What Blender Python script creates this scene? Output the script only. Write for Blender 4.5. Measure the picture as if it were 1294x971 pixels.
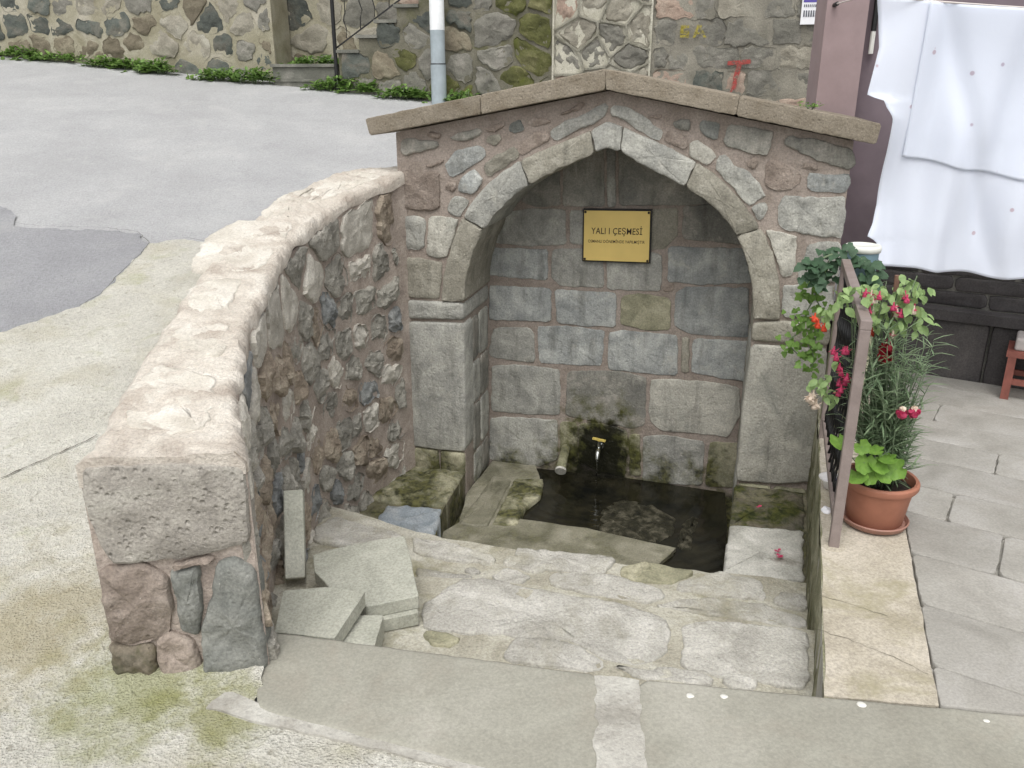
import bpy, bmesh, math, random
from mathutils import Vector, noise
random.seed(7)
S = bpy.context.scene
for o in list(bpy.data.objects):
    bpy.data.objects.remove(o)
COL = S.collection

# ---------------------------------------------------------------- camera
cam_d = bpy.data.cameras.new('camera')
cam = bpy.data.objects.new('camera', cam_d)
COL.objects.link(cam)
cam.location = (0.0, 0.0, 1.6)
cam.rotation_euler = (math.radians(90 - 19.5), 0, 0)
cam_d.sensor_width = 36.0
cam_d.lens = 1059.0 / 1294.0 * 36.0
cam_d.clip_start = 0.05
cam_d.clip_end = 500
S.camera = cam
S.render.resolution_x, S.render.resolution_y = 1024, 768

# ---------------------------------------------------------------- sky, sun, exposure (bright overcast)
W = bpy.data.worlds.new('World')
S.world = W
W.use_nodes = True
wn = W.node_tree
bg = wn.nodes['Background']
sky = wn.nodes.new('ShaderNodeTexSky')
sky.sky_type = 'NISHITA'
sky.sun_disc = False
SUN_EL, SUN_AZ = math.radians(62), math.radians(-172)   # azimuth from +Y towards +X
sky.sun_elevation = SUN_EL
sky.sun_rotation = SUN_AZ
sky.air_density = 1.0
sky.dust_density = 4.0
sky.ozone_density = 1.0
hs = wn.nodes.new('ShaderNodeHueSaturation')           # cloud cover: the blue is veiled
hs.inputs['Saturation'].default_value = 0.12
wn.links.new(sky.outputs[0], hs.inputs['Color'])
wn.links.new(hs.outputs[0], bg.inputs[0])
bg.inputs[1].default_value = 0.15
sd = bpy.data.lights.new('sun', 'SUN')
sd.energy = 0.6
sd.angle = math.radians(50)
sd.color = (1.0, 0.985, 0.96)
sun = bpy.data.objects.new('sun', sd)
COL.objects.link(sun)
sdir = Vector((math.sin(SUN_AZ) * math.cos(SUN_EL), math.cos(SUN_AZ) * math.cos(SUN_EL), math.sin(SUN_EL)))
sun.rotation_euler = sdir.to_track_quat('Z', 'Y').to_euler()
sun.location = sdir * 30
S.cycles.diffuse_bounces = 4
S.cycles.glossy_bounces = 2
S.cycles.max_bounces = 6
S.view_settings.view_transform = 'Standard'
S.view_settings.look = 'None'
S.view_settings.exposure = 0.68
S.view_settings.gamma = 1.0
S.view_settings.use_curve_mapping = False

# ---------------------------------------------------------------- surveyed outlines (metres)
FACE = [('impost','g',[(0.016,0.428),(0.381,0.436),(0.388,0.334),(0.021,0.318)]),('impost','t',[(1.985,0.43),(2.118,0.448),(2.374,0.44),(2.375,0.333),(1.984,0.327)]),('pier','g',[(0.02,0.299),(0.388,0.315),(0.386,-0.288),(0.377,-0.5),(0.177,-0.504),(0.0,-0.497)]),('pier','w',[(1.986,0.31),(2.373,0.316),(2.379,-0.039),(2.385,-0.451),(2.213,-0.487),(1.976,-0.497),(1.971,-0.079)]),('stone','p',[(0.014,1.152),(0.079,1.18),(0.14,1.123),(0.176,1.156),(0.256,1.163),(0.261,0.967),(0.197,0.951),(0.116,0.953),(0.01,0.953)]),('stone','g',[(0.02,0.915),(0.103,0.923),(0.166,0.898),(0.155,0.743),(0.107,0.724),(0.017,0.726)]),('stone','w',[(0.185,0.915),(0.277,0.924),(0.363,0.906),(0.332,0.795),(0.289,0.699),(0.235,0.68),(0.165,0.693)]),('stone','t',[(0.021,0.678),(0.162,0.675),(0.255,0.665),(0.259,0.626),(0.233,0.452),(0.122,0.445),(0.027,0.443)]),('stone','g',[(0.29,0.968),(0.338,1.038),(0.433,1.01),(0.369,0.922),(0.301,0.941)]),('stone','b',[(0.361,1.081),(0.379,1.14),(0.453,1.178),(0.502,1.143),(0.496,1.09),(0.439,1.042),(0.378,1.056)]),('stone','b',[(0.285,1.195),(0.355,1.273),(0.488,1.316),(0.526,1.287),(0.52,1.251),(0.408,1.171),(0.334,1.133),(0.301,1.148)]),('stone','p',[(0.282,1.074),(0.3,1.111),(0.351,1.107),(0.356,1.076),(0.327,1.056)]),('stone','d',[(0.031,1.268),(0.034,1.325),(0.074,1.336),(0.255,1.323),(0.265,1.292),(0.14,1.259),(0.059,1.242)]),('stone','d',[(0.312,1.339),(0.368,1.37),(0.5,1.397),(0.505,1.372),(0.455,1.336),(0.367,1.323)]),('stone','p',[(0.522,1.387),(0.554,1.412),(0.624,1.428),(0.63,1.408),(0.576,1.373)]),('stone','n',[(0.646,1.379),(0.651,1.418),(0.715,1.443),(0.736,1.385),(0.683,1.371)]),('stone','t',[(0.521,1.327),(0.543,1.357),(0.608,1.363),(0.613,1.333),(0.575,1.306)]),('stone','p',[(0.183,1.353),(0.223,1.373),(0.273,1.364),(0.256,1.335)]),('stone','p',[(0.171,1.192),(0.286,1.231),(0.291,1.21),(0.205,1.182)]),('stone','p',[(0.747,1.419),(0.799,1.454),(0.862,1.45),(0.883,1.43),(0.821,1.405)]),('stone','p',[(0.924,1.469),(1.005,1.513),(1.055,1.528),(1.036,1.494),(0.965,1.465)]),('stone','t',[(0.508,1.179),(0.531,1.226),(0.629,1.288),(0.683,1.304),(0.71,1.26),(0.672,1.223),(0.541,1.144)]),('stone','p',[(0.694,1.289),(0.715,1.33),(0.821,1.391),(0.863,1.386),(0.874,1.337),(0.801,1.301),(0.715,1.252)]),('stone','g',[(0.873,1.381),(0.945,1.431),(1.087,1.485),(1.156,1.528),(1.169,1.514),(1.158,1.462),(1.129,1.442),(0.905,1.335),(0.884,1.347)]),('stone','g',[(1.186,1.51),(1.261,1.511),(1.356,1.463),(1.46,1.39),(1.447,1.342),(1.408,1.352),(1.264,1.44),(1.185,1.462)]),('stone','p',[(1.46,1.346),(1.483,1.392),(1.54,1.388),(1.583,1.353),(1.582,1.303),(1.545,1.307)]),('stone','w',[(1.592,1.333),(1.625,1.349),(1.72,1.3),(1.733,1.27),(1.69,1.226),(1.596,1.275)]),('stone','g',[(1.727,1.214),(1.739,1.265),(1.773,1.281),(1.817,1.236),(1.901,1.197),(1.958,1.128),(1.986,1.079),(1.906,1.035),(1.805,1.139)]),('stone','g',[(1.915,1.018),(1.975,1.059),(2.001,1.047),(1.997,0.984),(1.965,0.964)]),('stone','w',[(1.996,0.916),(2.07,0.909),(2.159,0.891),(2.165,0.759),(2.159,0.689),(2.107,0.675),(2.07,0.765),(2.031,0.849)]),('stone','g',[(2.051,1.048),(2.072,1.09),(2.142,1.087),(2.269,1.086),(2.364,1.099),(2.375,0.978),(2.373,0.89),(2.252,0.895),(2.089,0.92),(2.056,0.955)]),('stone','p',[(1.968,1.179),(1.971,1.249),(2.014,1.265),(2.096,1.237),(2.145,1.193),(2.144,1.153),(2.099,1.119),(2.029,1.114),(1.983,1.128)]),('stone','b',[(2.172,1.164),(2.178,1.199),(2.257,1.191),(2.366,1.204),(2.374,1.174),(2.367,1.119),(2.266,1.111),(2.187,1.124)]),('stone','d',[(2.044,1.36),(2.072,1.375),(2.198,1.362),(2.37,1.316),(2.392,1.258),(2.368,1.218),(2.25,1.245),(2.148,1.293),(2.057,1.326)]),('stone','d',[(1.747,1.35),(1.78,1.43),(1.881,1.416),(1.992,1.393),(1.989,1.319),(1.969,1.274),(1.893,1.288),(1.769,1.326)]),('stone','n',[(1.637,1.394),(1.643,1.449),(1.735,1.43),(1.726,1.355),(1.664,1.369)]),('stone','d',[(1.496,1.432),(1.525,1.453),(1.588,1.443),(1.591,1.398),(1.518,1.408)]),('stone','p',[(1.369,1.466),(1.447,1.472),(1.438,1.447),(1.401,1.449)]),('stone','p',[(1.877,1.247),(1.914,1.278),(1.936,1.259),(1.92,1.208),(1.894,1.218)]),('stone','p',[(2.146,1.223),(2.153,1.253),(2.212,1.245),(2.22,1.22)]),('stone','g',[(2.185,0.685),(2.197,0.761),(2.217,0.857),(2.371,0.874),(2.38,0.749),(2.365,0.657),(2.199,0.648)]),('stone','g',[(2.11,0.637),(2.363,0.652),(2.374,0.465),(2.131,0.47)]),('arch_stone','t',[(0.395,0.447),(0.398,0.516),(0.403,0.571),(0.414,0.62),(0.43,0.676),(0.454,0.741),(0.477,0.794),(0.511,0.857),(0.388,0.922),(0.353,0.852),(0.322,0.774),(0.297,0.698),(0.277,0.627),(0.264,0.559),(0.254,0.495),(0.249,0.434)]),('arch_stone','g',[(0.511,0.857),(0.541,0.898),(0.568,0.932),(0.607,0.975),(0.638,1.006),(0.68,1.044),(0.714,1.071),(0.764,1.105),(0.716,1.235),(0.677,1.212),(0.646,1.191),(0.595,1.156),(0.54,1.113),(0.485,1.057),(0.44,1.001),(0.388,0.922)]),('arch_stone','t',[(0.764,1.105),(0.805,1.13),(0.865,1.16),(0.91,1.182),(0.97,1.211),(1.018,1.233),(1.079,1.26),(1.114,1.276),(1.092,1.391),(1.044,1.37),(0.984,1.346),(0.922,1.322),(0.878,1.304),(0.818,1.28),(0.761,1.256),(0.716,1.235)]),('arch_stone','g',[(1.114,1.276),(1.139,1.287),(1.16,1.297),(1.17,1.302),(1.182,1.304),(1.194,1.302),(1.219,1.296),(1.246,1.286),(1.256,1.41),(1.224,1.421),(1.198,1.43),(1.179,1.436),(1.165,1.432),(1.146,1.421),(1.122,1.406),(1.092,1.391)]),('arch_stone','g',[(1.246,1.286),(1.281,1.269),(1.34,1.238),(1.387,1.214),(1.446,1.185),(1.49,1.165),(1.547,1.139),(1.586,1.12),(1.633,1.243),(1.59,1.265),(1.554,1.283),(1.501,1.307),(1.437,1.335),(1.363,1.367),(1.31,1.388),(1.256,1.41)]),('arch_stone','t',[(1.586,1.12),(1.641,1.088),(1.689,1.057),(1.733,1.024),(1.772,0.991),(1.807,0.956),(1.836,0.92),(1.862,0.881),(1.977,0.924),(1.935,0.979),(1.893,1.03),(1.849,1.079),(1.787,1.138),(1.732,1.183),(1.685,1.214),(1.633,1.243)]),('arch_stone','t',[(1.862,0.881),(1.896,0.815),(1.925,0.747),(1.946,0.681),(1.959,0.628),(1.969,0.57),(1.977,0.507),(1.981,0.448),(2.121,0.452),(2.112,0.537),(2.098,0.637),(2.082,0.706),(2.065,0.757),(2.042,0.815),(2.013,0.869),(1.977,0.924)])]
INTR = [(0.395,0.447),(0.397,0.506),(0.402,0.562),(0.41,0.606),(0.422,0.65),(0.44,0.703),(0.461,0.759),(0.485,0.812),(0.518,0.867),(0.568,0.932),(0.627,0.996),(0.691,1.053),(0.764,1.105),(0.85,1.152),(0.94,1.196),(1.034,1.24),(1.114,1.276),(1.155,1.295),(1.175,1.305),(1.178,1.304),(1.206,1.3),(1.256,1.281),(1.34,1.238),(1.431,1.192),(1.519,1.152),(1.598,1.113),(1.661,1.076),(1.716,1.037),(1.765,0.997),(1.807,0.956),(1.842,0.912),(1.872,0.864),(1.901,0.805),(1.925,0.747),(1.943,0.69),(1.957,0.637),(1.967,0.586)]
NICHE = [('d',[(0.595,0.951),(0.632,1.077),(0.826,1.135),(0.83,0.937),(0.69,0.925)]),('d',[(0.852,0.937),(0.848,1.136),(0.923,1.276),(1.079,1.295),(1.098,0.938)]),('g',[(1.117,0.939),(1.1,1.295),(1.144,1.296),(1.164,0.941)]),('d',[(1.189,0.949),(1.168,1.28),(1.295,1.248),(1.491,1.151),(1.704,1.02),(1.708,0.973)]),('g',[(0.421,0.694),(0.461,0.873),(0.633,0.908),(0.862,0.913),(0.872,0.705),(0.654,0.686)]),('g',[(0.9,0.712),(0.895,0.903),(1.124,0.914),(1.132,0.713)]),('t',[(1.155,0.714),(1.147,0.915),(1.521,0.942),(1.531,0.788),(1.457,0.704),(1.377,0.706)]),('d',[(1.563,0.771),(1.558,0.956),(1.742,0.967),(1.94,0.822),(1.946,0.753)]),('b',[(0.379,0.491),(0.41,0.661),(0.759,0.666),(0.762,0.481)]),('g',[(0.79,0.498),(0.791,0.668),(0.966,0.681),(1.096,0.678),(1.11,0.455),(0.849,0.449)]),('g',[(1.136,0.447),(1.128,0.67),(1.378,0.68),(1.447,0.667),(1.454,0.451)]),('b',[(1.495,0.514),(1.486,0.718),(1.898,0.723),(1.951,0.701),(1.967,0.532),(1.691,0.507)]),('b',[(0.385,0.206),(0.392,0.424),(0.504,0.425),(0.783,0.425),(0.79,0.22),(0.671,0.215)]),('b',[(0.81,0.421),(1.187,0.422),(1.193,0.215),(0.998,0.208),(0.83,0.215)]),('m',[(1.228,0.231),(1.223,0.405),(1.322,0.428),(1.509,0.406),(1.519,0.378),(1.518,0.221),(1.388,0.206)]),('b',[(1.551,0.244),(1.547,0.447),(1.611,0.484),(1.956,0.499),(1.983,0.205),(1.814,0.2),(1.641,0.205)]),('p',[(1.473,0.456),(1.481,0.497),(1.53,0.502),(1.522,0.459)]),('g',[(0.382,-0.028),(0.412,0.135),(0.469,0.156),(0.649,0.163),(0.68,0.12),(0.682,-0.057),(0.56,-0.058),(0.422,-0.044)]),('b',[(0.704,0.176),(0.89,0.195),(1.126,0.178),(1.114,-0.044),(0.951,-0.053),(0.72,-0.056)]),('b',[(1.159,-0.063),(1.156,0.167),(1.221,0.189),(1.568,0.185),(1.581,-0.072),(1.403,-0.07)]),('t',[(1.611,-0.041),(1.602,0.176),(1.639,0.179),(1.651,-0.049)]),('b',[(1.671,-0.038),(1.667,0.17),(1.816,0.174),(1.985,0.175),(1.997,-0.068),(1.835,-0.061)]),('g',[(0.396,-0.419),(0.405,-0.111),(0.583,-0.084),(0.847,-0.096),(0.856,-0.398),(0.676,-0.418)]),('d',[(0.896,-0.402),(0.905,-0.104),(1.217,-0.072),(1.395,-0.104),(1.407,-0.416),(1.333,-0.445),(1.206,-0.437)]),('w',[(1.434,-0.386),(1.426,-0.109),(1.573,-0.097),(1.816,-0.098),(1.959,-0.121),(1.979,-0.296),(1.92,-0.439),(1.776,-0.437),(1.515,-0.445)]),('g',[(0.379,-0.771),(0.391,-0.472),(0.536,-0.452),(0.842,-0.447),(0.843,-0.721),(0.738,-0.779),(0.536,-0.79)]),('m',[(0.868,-0.714),(0.863,-0.45),(0.972,-0.451),(0.979,-0.708)]),('m',[(0.993,-0.723),(0.986,-0.454),(1.14,-0.438),(1.294,-0.471),(1.298,-0.789),(1.142,-0.774)]),('m',[(1.326,-0.768),(1.313,-0.491),(1.376,-0.489),(1.397,-0.776)]),('g',[(1.414,-0.813),(1.404,-0.501),(1.529,-0.474),(1.781,-0.494),(1.786,-0.792),(1.611,-0.803)]),('m',[(1.81,-0.794),(1.818,-0.49),(2.009,-0.482),(2.023,-0.778)]),('m',[(0.353,-0.822),(0.553,-0.821),(0.825,-0.835),(0.816,-0.93),(0.357,-0.94)]),('m',[(0.858,-0.854),(1.092,-0.837),(1.352,-0.839),(1.346,-0.92),(0.86,-0.948)]),('m',[(1.394,-0.857),(1.658,-0.857),(2.053,-0.862),(2.052,-0.952),(1.399,-0.948)])]
ROOF = [(-0.125,1.441),(-0.103,1.352),(0.521,1.565),(0.528,1.468),(1.168,1.686),(1.172,1.587),(1.819,1.56),(1.809,1.469),(2.469,1.441),(2.456,1.345)]
PLAQUE = [(0.98,0.922),(1.377,0.931),(1.384,0.623),(0.984,0.617)]
TAP = [(1.122,-0.64)]
TAP2 = [(1.14,-0.51)]
PIPE = [(0.888,-0.735)]
INNER = [(-0.709,2.022,0.679),(-0.795,2.253,0.719),(-0.861,2.489,0.759),(-0.912,2.739,0.803),(-0.95,3.108,0.867),(-0.972,3.574,0.947),(-0.948,3.849,0.995),(-0.879,4.153,1.047),(-0.769,4.444,1.098),(-0.629,4.712,1.144)]
OUTER = [(-1.126,2.067,0.686),(-1.157,2.306,0.728),(-1.187,2.595,0.778),(-1.217,2.931,0.836),(-1.243,3.365,0.911),(-1.24,3.795,0.985),(-1.182,4.203,1.056),(-1.082,4.56,1.118),(-0.917,4.824,1.163),(-0.677,4.924,1.181)]
CAPS = [[(-1.152,2.38,0.741),(-1.136,2.543,0.769),(-1.012,2.492,0.76),(-0.921,2.459,0.754),(-0.875,2.29,0.725),(-0.847,2.166,0.703),(-0.982,2.133,0.698),(-1.085,2.179,0.706)],[(-1.314,3.38,0.914),(-1.359,3.75,0.977),(-1.283,3.962,1.014),(-1.01,3.925,1.008),(-1.007,3.716,0.972),(-1.01,3.38,0.914),(-1.078,3.324,0.904)],[(-1.212,4.057,1.031),(-1.164,4.369,1.085),(-1.035,4.506,1.108),(-1.038,4.157,1.048),(-1.03,3.962,1.014),(-1.168,3.981,1.018)],[(-1.021,4.506,1.108),(-0.91,4.804,1.16),(-0.699,4.726,1.146),(-0.818,4.506,1.108),(-0.937,4.282,1.07),(-1.026,4.218,1.059)],[(-1.234,3.118,0.868),(-1.197,3.244,0.89),(-1.046,3.244,0.89),(-1.038,3.046,0.856),(-1.025,2.91,0.832),(-1.162,2.932,0.836)],[(-1.198,2.688,0.794),(-1.141,2.847,0.821),(-1.006,2.847,0.821),(-0.961,2.726,0.8),(-0.939,2.596,0.778),(-1.13,2.596,0.778)]]
ENDO = (-1.157,2.02)
END = [('l',[(0.057,0.646),(0.074,0.665),(0.22,0.666),(0.325,0.661),(0.429,0.649),(0.425,0.529),(0.418,0.417),(0.329,0.395),(0.239,0.377),(0.063,0.366),(0.047,0.427),(0.039,0.551)]),('p',[(0.03,0.339),(0.069,0.357),(0.154,0.338),(0.19,0.284),(0.165,0.206),(0.125,0.135),(0.07,0.12),(0.016,0.132),(0.018,0.239)]),('q',[(0.013,0.113),(0.068,0.106),(0.095,0.109),(0.091,0.031),(0.055,0.018),(0.001,0.012)]),('p',[(0.111,0.118),(0.172,0.151),(0.22,0.112),(0.231,0.075),(0.21,0.034),(0.11,0.03)]),('n',[(0.228,0.304),(0.307,0.33),(0.287,0.227),(0.258,0.142),(0.224,0.139),(0.211,0.158)]),('n',[(0.278,0.151),(0.326,0.243),(0.358,0.329),(0.39,0.345),(0.435,0.282),(0.45,0.201),(0.432,0.017),(0.362,0.011),(0.272,0.035)]),('t',[(0.243,0.046),(0.275,0.128),(0.258,0.045)])]
T1 = [(-0.209,2.868),(0.156,2.79),(0.5,2.68),(1.077,2.515)]
T2 = [(-1.076,3.888),(-0.667,3.761),(-0.332,3.564),(-0.026,3.475),(0.303,3.377),(0.942,3.269),(1.345,3.168)]
FLAG1 = [('f',[(-0.314,2.534),(-0.335,2.654),(-0.207,2.834),(-0.056,2.84),(0.1,2.758),(0.373,2.685),(0.543,2.6),(0.571,2.548),(0.523,2.383),(0.414,2.321),(0.327,2.345),(0.226,2.448),(0.092,2.474),(-0.16,2.501)]),('f',[(0.607,2.52),(0.659,2.563),(0.867,2.548),(1.046,2.505),(0.964,2.258),(0.93,2.205),(0.823,2.24),(0.666,2.285),(0.568,2.319)]),('f',[(0.091,2.464),(0.218,2.436),(0.308,2.325),(0.288,2.294),(0.087,2.332),(-0.036,2.357),(0.006,2.47)]),('f',[(0.332,2.319),(0.426,2.292),(0.541,2.307),(0.66,2.258),(0.638,2.228),(0.421,2.258)]),('f',[(0.688,2.276),(0.753,2.276),(0.801,2.246),(0.775,2.211),(0.685,2.228)]),('m',[(-0.311,2.512),(-0.258,2.505),(-0.178,2.463),(-0.218,2.422),(-0.287,2.442)])]
FLAG2 = [('f',[(0.165,3.231),(0.194,3.26),(0.442,3.221),(0.643,3.125),(0.646,3.051),(0.564,3.024),(0.373,3.078),(0.178,3.157)]),('f',[(0.019,3.461),(0.123,3.45),(0.476,3.374),(0.414,3.25),(0.195,3.281),(0.052,3.322)]),('m',[(0.482,3.24),(0.507,3.311),(0.6,3.336),(0.825,3.26),(0.691,3.157),(0.546,3.191)]),('f',[(0.705,3.115),(0.749,3.182),(0.927,3.254),(1.091,3.191),(1.077,3.051),(0.844,3.078)]),('f',[(1.096,3.024),(1.164,3.097),(1.258,3.078),(1.217,2.954)]),('f',[(0.667,3.024),(0.838,3.051),(1.062,2.998),(1.2,2.903),(1.184,2.854),(0.908,2.912),(0.6,2.992)]),('f',[(-0.481,3.562),(-0.301,3.516),(-0.077,3.384),(-0.087,3.331),(-0.29,3.362),(-0.447,3.412)]),('f',[(-0.031,3.384),(0.048,3.394),(0.197,3.306),(0.112,3.253),(-0.042,3.331)]),('f',[(-0.084,3.214),(-0.031,3.294),(0.094,3.214),(0.002,3.137)]),('f',[(-0.218,3.279),(-0.186,3.294),(-0.129,3.259),(-0.172,3.239)]),('f',[(-0.972,3.645),(-0.91,3.756),(-0.713,3.681),(-0.531,3.585),(-0.527,3.46),(-0.762,3.482),(-0.943,3.516)]),('f',[(-0.429,3.29),(-0.281,3.239),(-0.172,3.229),(-0.219,3.095),(-0.306,3.005),(-0.393,3.059)])]
APRON = [(-1.271,1.643),(-1.512,2.072),(-1.862,2.725),(-2.2,3.356),(-2.593,4.089),(-2.445,4.28),(-2.335,4.403),(-2.287,4.561),(-2.297,4.853),(-2.291,5.145),(-2.305,5.326),(-2.124,5.425),(-1.734,5.276)]
PATCH = [(-2.593,4.089),(-2.445,4.28),(-2.335,4.403),(-2.287,4.561),(-2.297,4.853),(-2.291,5.145),(-2.309,5.337),(-2.456,5.518),(-2.708,5.576),(-2.981,5.568),(-3.18,5.582),(-3.334,5.628),(-3.385,5.809),(-3.594,5.97)]
CRACK = [(-1.953,2.893),(-1.897,2.962),(-1.858,3.005),(-1.796,3.073),(-1.736,3.151),(-1.707,3.195)]
CRACK2 = [(-0.911,2.065),(-0.872,1.978),(-0.859,1.895),(-0.773,1.833)]
SLAB_A = [(-0.773,2.849),(-0.728,2.885),(-0.567,2.961),(-0.435,2.999),(-0.398,2.858),(-0.335,2.574),(-0.508,2.507),(-0.642,2.597),(-0.743,2.735)]
SLAB_B = [(-0.584,2.702),(-0.402,2.873),(-0.334,2.547),(-0.5,2.489)]
SLAB_C = [(-0.792,2.499),(-0.647,2.514),(-0.505,2.484),(-0.571,2.263),(-0.772,2.297)]
SLAB_E = [(-0.557,2.368),(-0.508,2.499),(-0.472,2.328),(-0.547,2.316)]
IVY = [(1.382,3.82,0.847),(1.427,3.82,0.866),(1.478,3.82,0.891),(1.529,3.82,0.866),(1.589,3.82,0.877),(1.619,3.82,0.847),(1.658,3.82,0.829),(1.378,3.82,0.792),(1.42,3.82,0.773),(1.466,3.82,0.792),(1.651,3.82,0.773),(1.601,3.82,0.792),(1.676,3.82,0.781),(1.352,3.82,0.829)]
VINE = [(1.464,3.9,0.794),(1.451,3.9,0.718),(1.408,3.9,0.699),(1.373,3.9,0.68),(1.443,3.9,0.661),(1.473,3.9,0.602),(1.407,3.9,0.583),(1.36,3.9,0.563),(1.438,3.9,0.544),(1.477,3.9,0.504),(1.395,3.9,0.493),(1.43,3.9,0.453),(1.469,3.9,0.445),(1.34,3.9,0.437),(1.353,3.9,0.385),(1.402,3.9,0.364),(1.458,3.9,0.405),(1.473,3.9,0.344),(1.464,3.9,0.291)]
FUCH = [(1.234,2.92,0.905),(1.26,2.92,0.925),(1.287,2.92,0.934),(1.317,2.92,0.917),(1.356,2.92,0.905),(1.412,2.92,0.94),(1.438,2.92,0.954),(1.436,2.92,0.911),(1.457,2.92,0.925),(1.392,2.92,0.888),(1.423,2.92,0.868),(1.448,2.92,0.853),(1.31,2.92,0.868),(1.341,2.92,0.853),(1.278,2.92,0.853),(1.368,2.92,0.824),(1.417,2.92,0.818),(1.461,2.92,0.809),(1.482,2.92,0.824),(1.259,2.92,0.83),(1.303,2.92,0.818),(1.342,2.92,0.809),(1.17,2.92,0.905),(1.162,2.92,0.876),(1.385,2.92,0.934),(1.391,2.92,0.8),(1.412,2.92,0.905),(1.203,2.92,0.925)]
FUCHL = [(1.14,2.95,0.84),(1.128,2.95,0.822),(1.154,2.95,0.845),(1.115,2.95,0.81),(1.136,2.95,0.573),(1.162,2.95,0.554),(1.189,2.95,0.525),(1.203,2.95,0.51),(1.17,2.95,0.579),(1.192,2.95,0.665),(1.208,2.95,0.65),(1.151,2.95,0.541),(1.217,2.95,0.494),(1.125,2.95,0.56)]
FLW = [(1.267,2.88,0.898),(1.254,2.88,0.915),(1.283,2.88,0.906),(1.361,2.88,0.849),(1.35,2.88,0.863),(1.37,2.88,0.915),(1.43,2.88,0.855),(1.267,2.88,0.858),(1.345,2.88,0.747),(1.353,2.88,0.77)]
FLL = [(1.204,2.9,0.633),(1.219,2.9,0.605),(1.217,2.9,0.578),(1.172,2.9,0.699),(1.213,2.9,0.559),(1.21,2.9,0.711)]
FLO = [(1.1,2.95,0.816),(1.115,2.95,0.792),(1.139,2.95,0.78),(1.315,2.95,0.762)]
FLWH = [(1.125,2.95,0.51),(1.122,2.95,0.491),(1.147,2.95,0.478)]
FLP = [(1.375,2.75,0.518),(1.417,2.75,0.518)]
BALL = [(1.336,2.86,0.715),(1.334,2.86,0.688)]
GER = [(1.286,2.82,0.309),(1.321,2.82,0.353),(1.373,2.82,0.319),(1.364,2.82,0.261),(1.315,2.82,0.251),(1.407,2.82,0.283),(1.271,2.82,0.251),(1.189,2.82,0.385),(1.338,2.82,0.293),(1.269,2.82,0.372)]
CANE = [(1.376,2.95,0.967)]
WEEDS = [(-5.9,10.88),(-5.47,10.77),(-4.85,10.63),(-4.51,10.6),(-4.14,10.47),(-3.35,10.29),(-2.98,10.26),(-1.95,10.11),(-1.63,10.06),(-1.21,9.88),(-0.54,9.72)]
RWEED = [(2.151,1.506)]
DISH = [(1.356,3.282),(1.255,2.994)]
PETALS = [(1.266,3.492),(1.255,3.443),(1.291,3.937)]
DROPS = [(0.496,1.908),(0.59,1.905),(0.958,1.873),(1.269,1.81),(-0.87,2.033)]
YEL = [(1.844,9.4,2.145),(1.975,9.4,2.145)]
RED = [(2.4,9.35,1.837),(2.38,9.35,1.604)]
POST = [(2.897,9.1,2.46),(3.077,9.1,2.46),(2.911,9.1,2.2),(3.077,9.1,2.2)]
NFLOOR = [[(-0.307,4.29),(-0.137,4.258),(-0.006,4.867),(-0.119,4.934)],[(-0.116,4.279),(0.026,4.279),(0.088,4.504),(0.181,4.648),(0.2,4.88),(0.017,4.88)]]
SLIME = [[(0.488,4.239),(0.81,4.086),(0.932,4.217),(0.977,4.401),(0.846,4.599),(0.673,4.651),(0.542,4.548)],[(0.893,4.034),(0.975,4.33),(1.074,4.449),(1.116,4.401),(1.043,4.217),(0.982,4.024)]]
WATER = [(0.014,4.355),(0.422,4.244),(0.89,4.027),(0.771,3.882),(1.08,3.73),(1.55,4.993),(0.175,5.115),(0.183,4.709)]
# frame of the fountain's front: u along the face, z up, n out of the face
TH = math.radians(14.7)
F0 = Vector((-0.6455, 4.7921, 0))
FU = Vector((math.cos(TH), -math.sin(TH), 0))
FN = Vector((-math.sin(TH), -math.cos(TH), 0))
def FM(u, z, n):
    return F0 + FU * u + FN * n + Vector((0, 0, z))
ND = 0.5
def road_z(x, y):
    return max(0.0, y - 1.9) * (0.2 - 0.0065 * (max(min(x, 6), -14) + 3)) if y < 14 else 12.1 * (0.2 - 0.0065 * (max(min(x, 6), -14) + 3))

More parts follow.
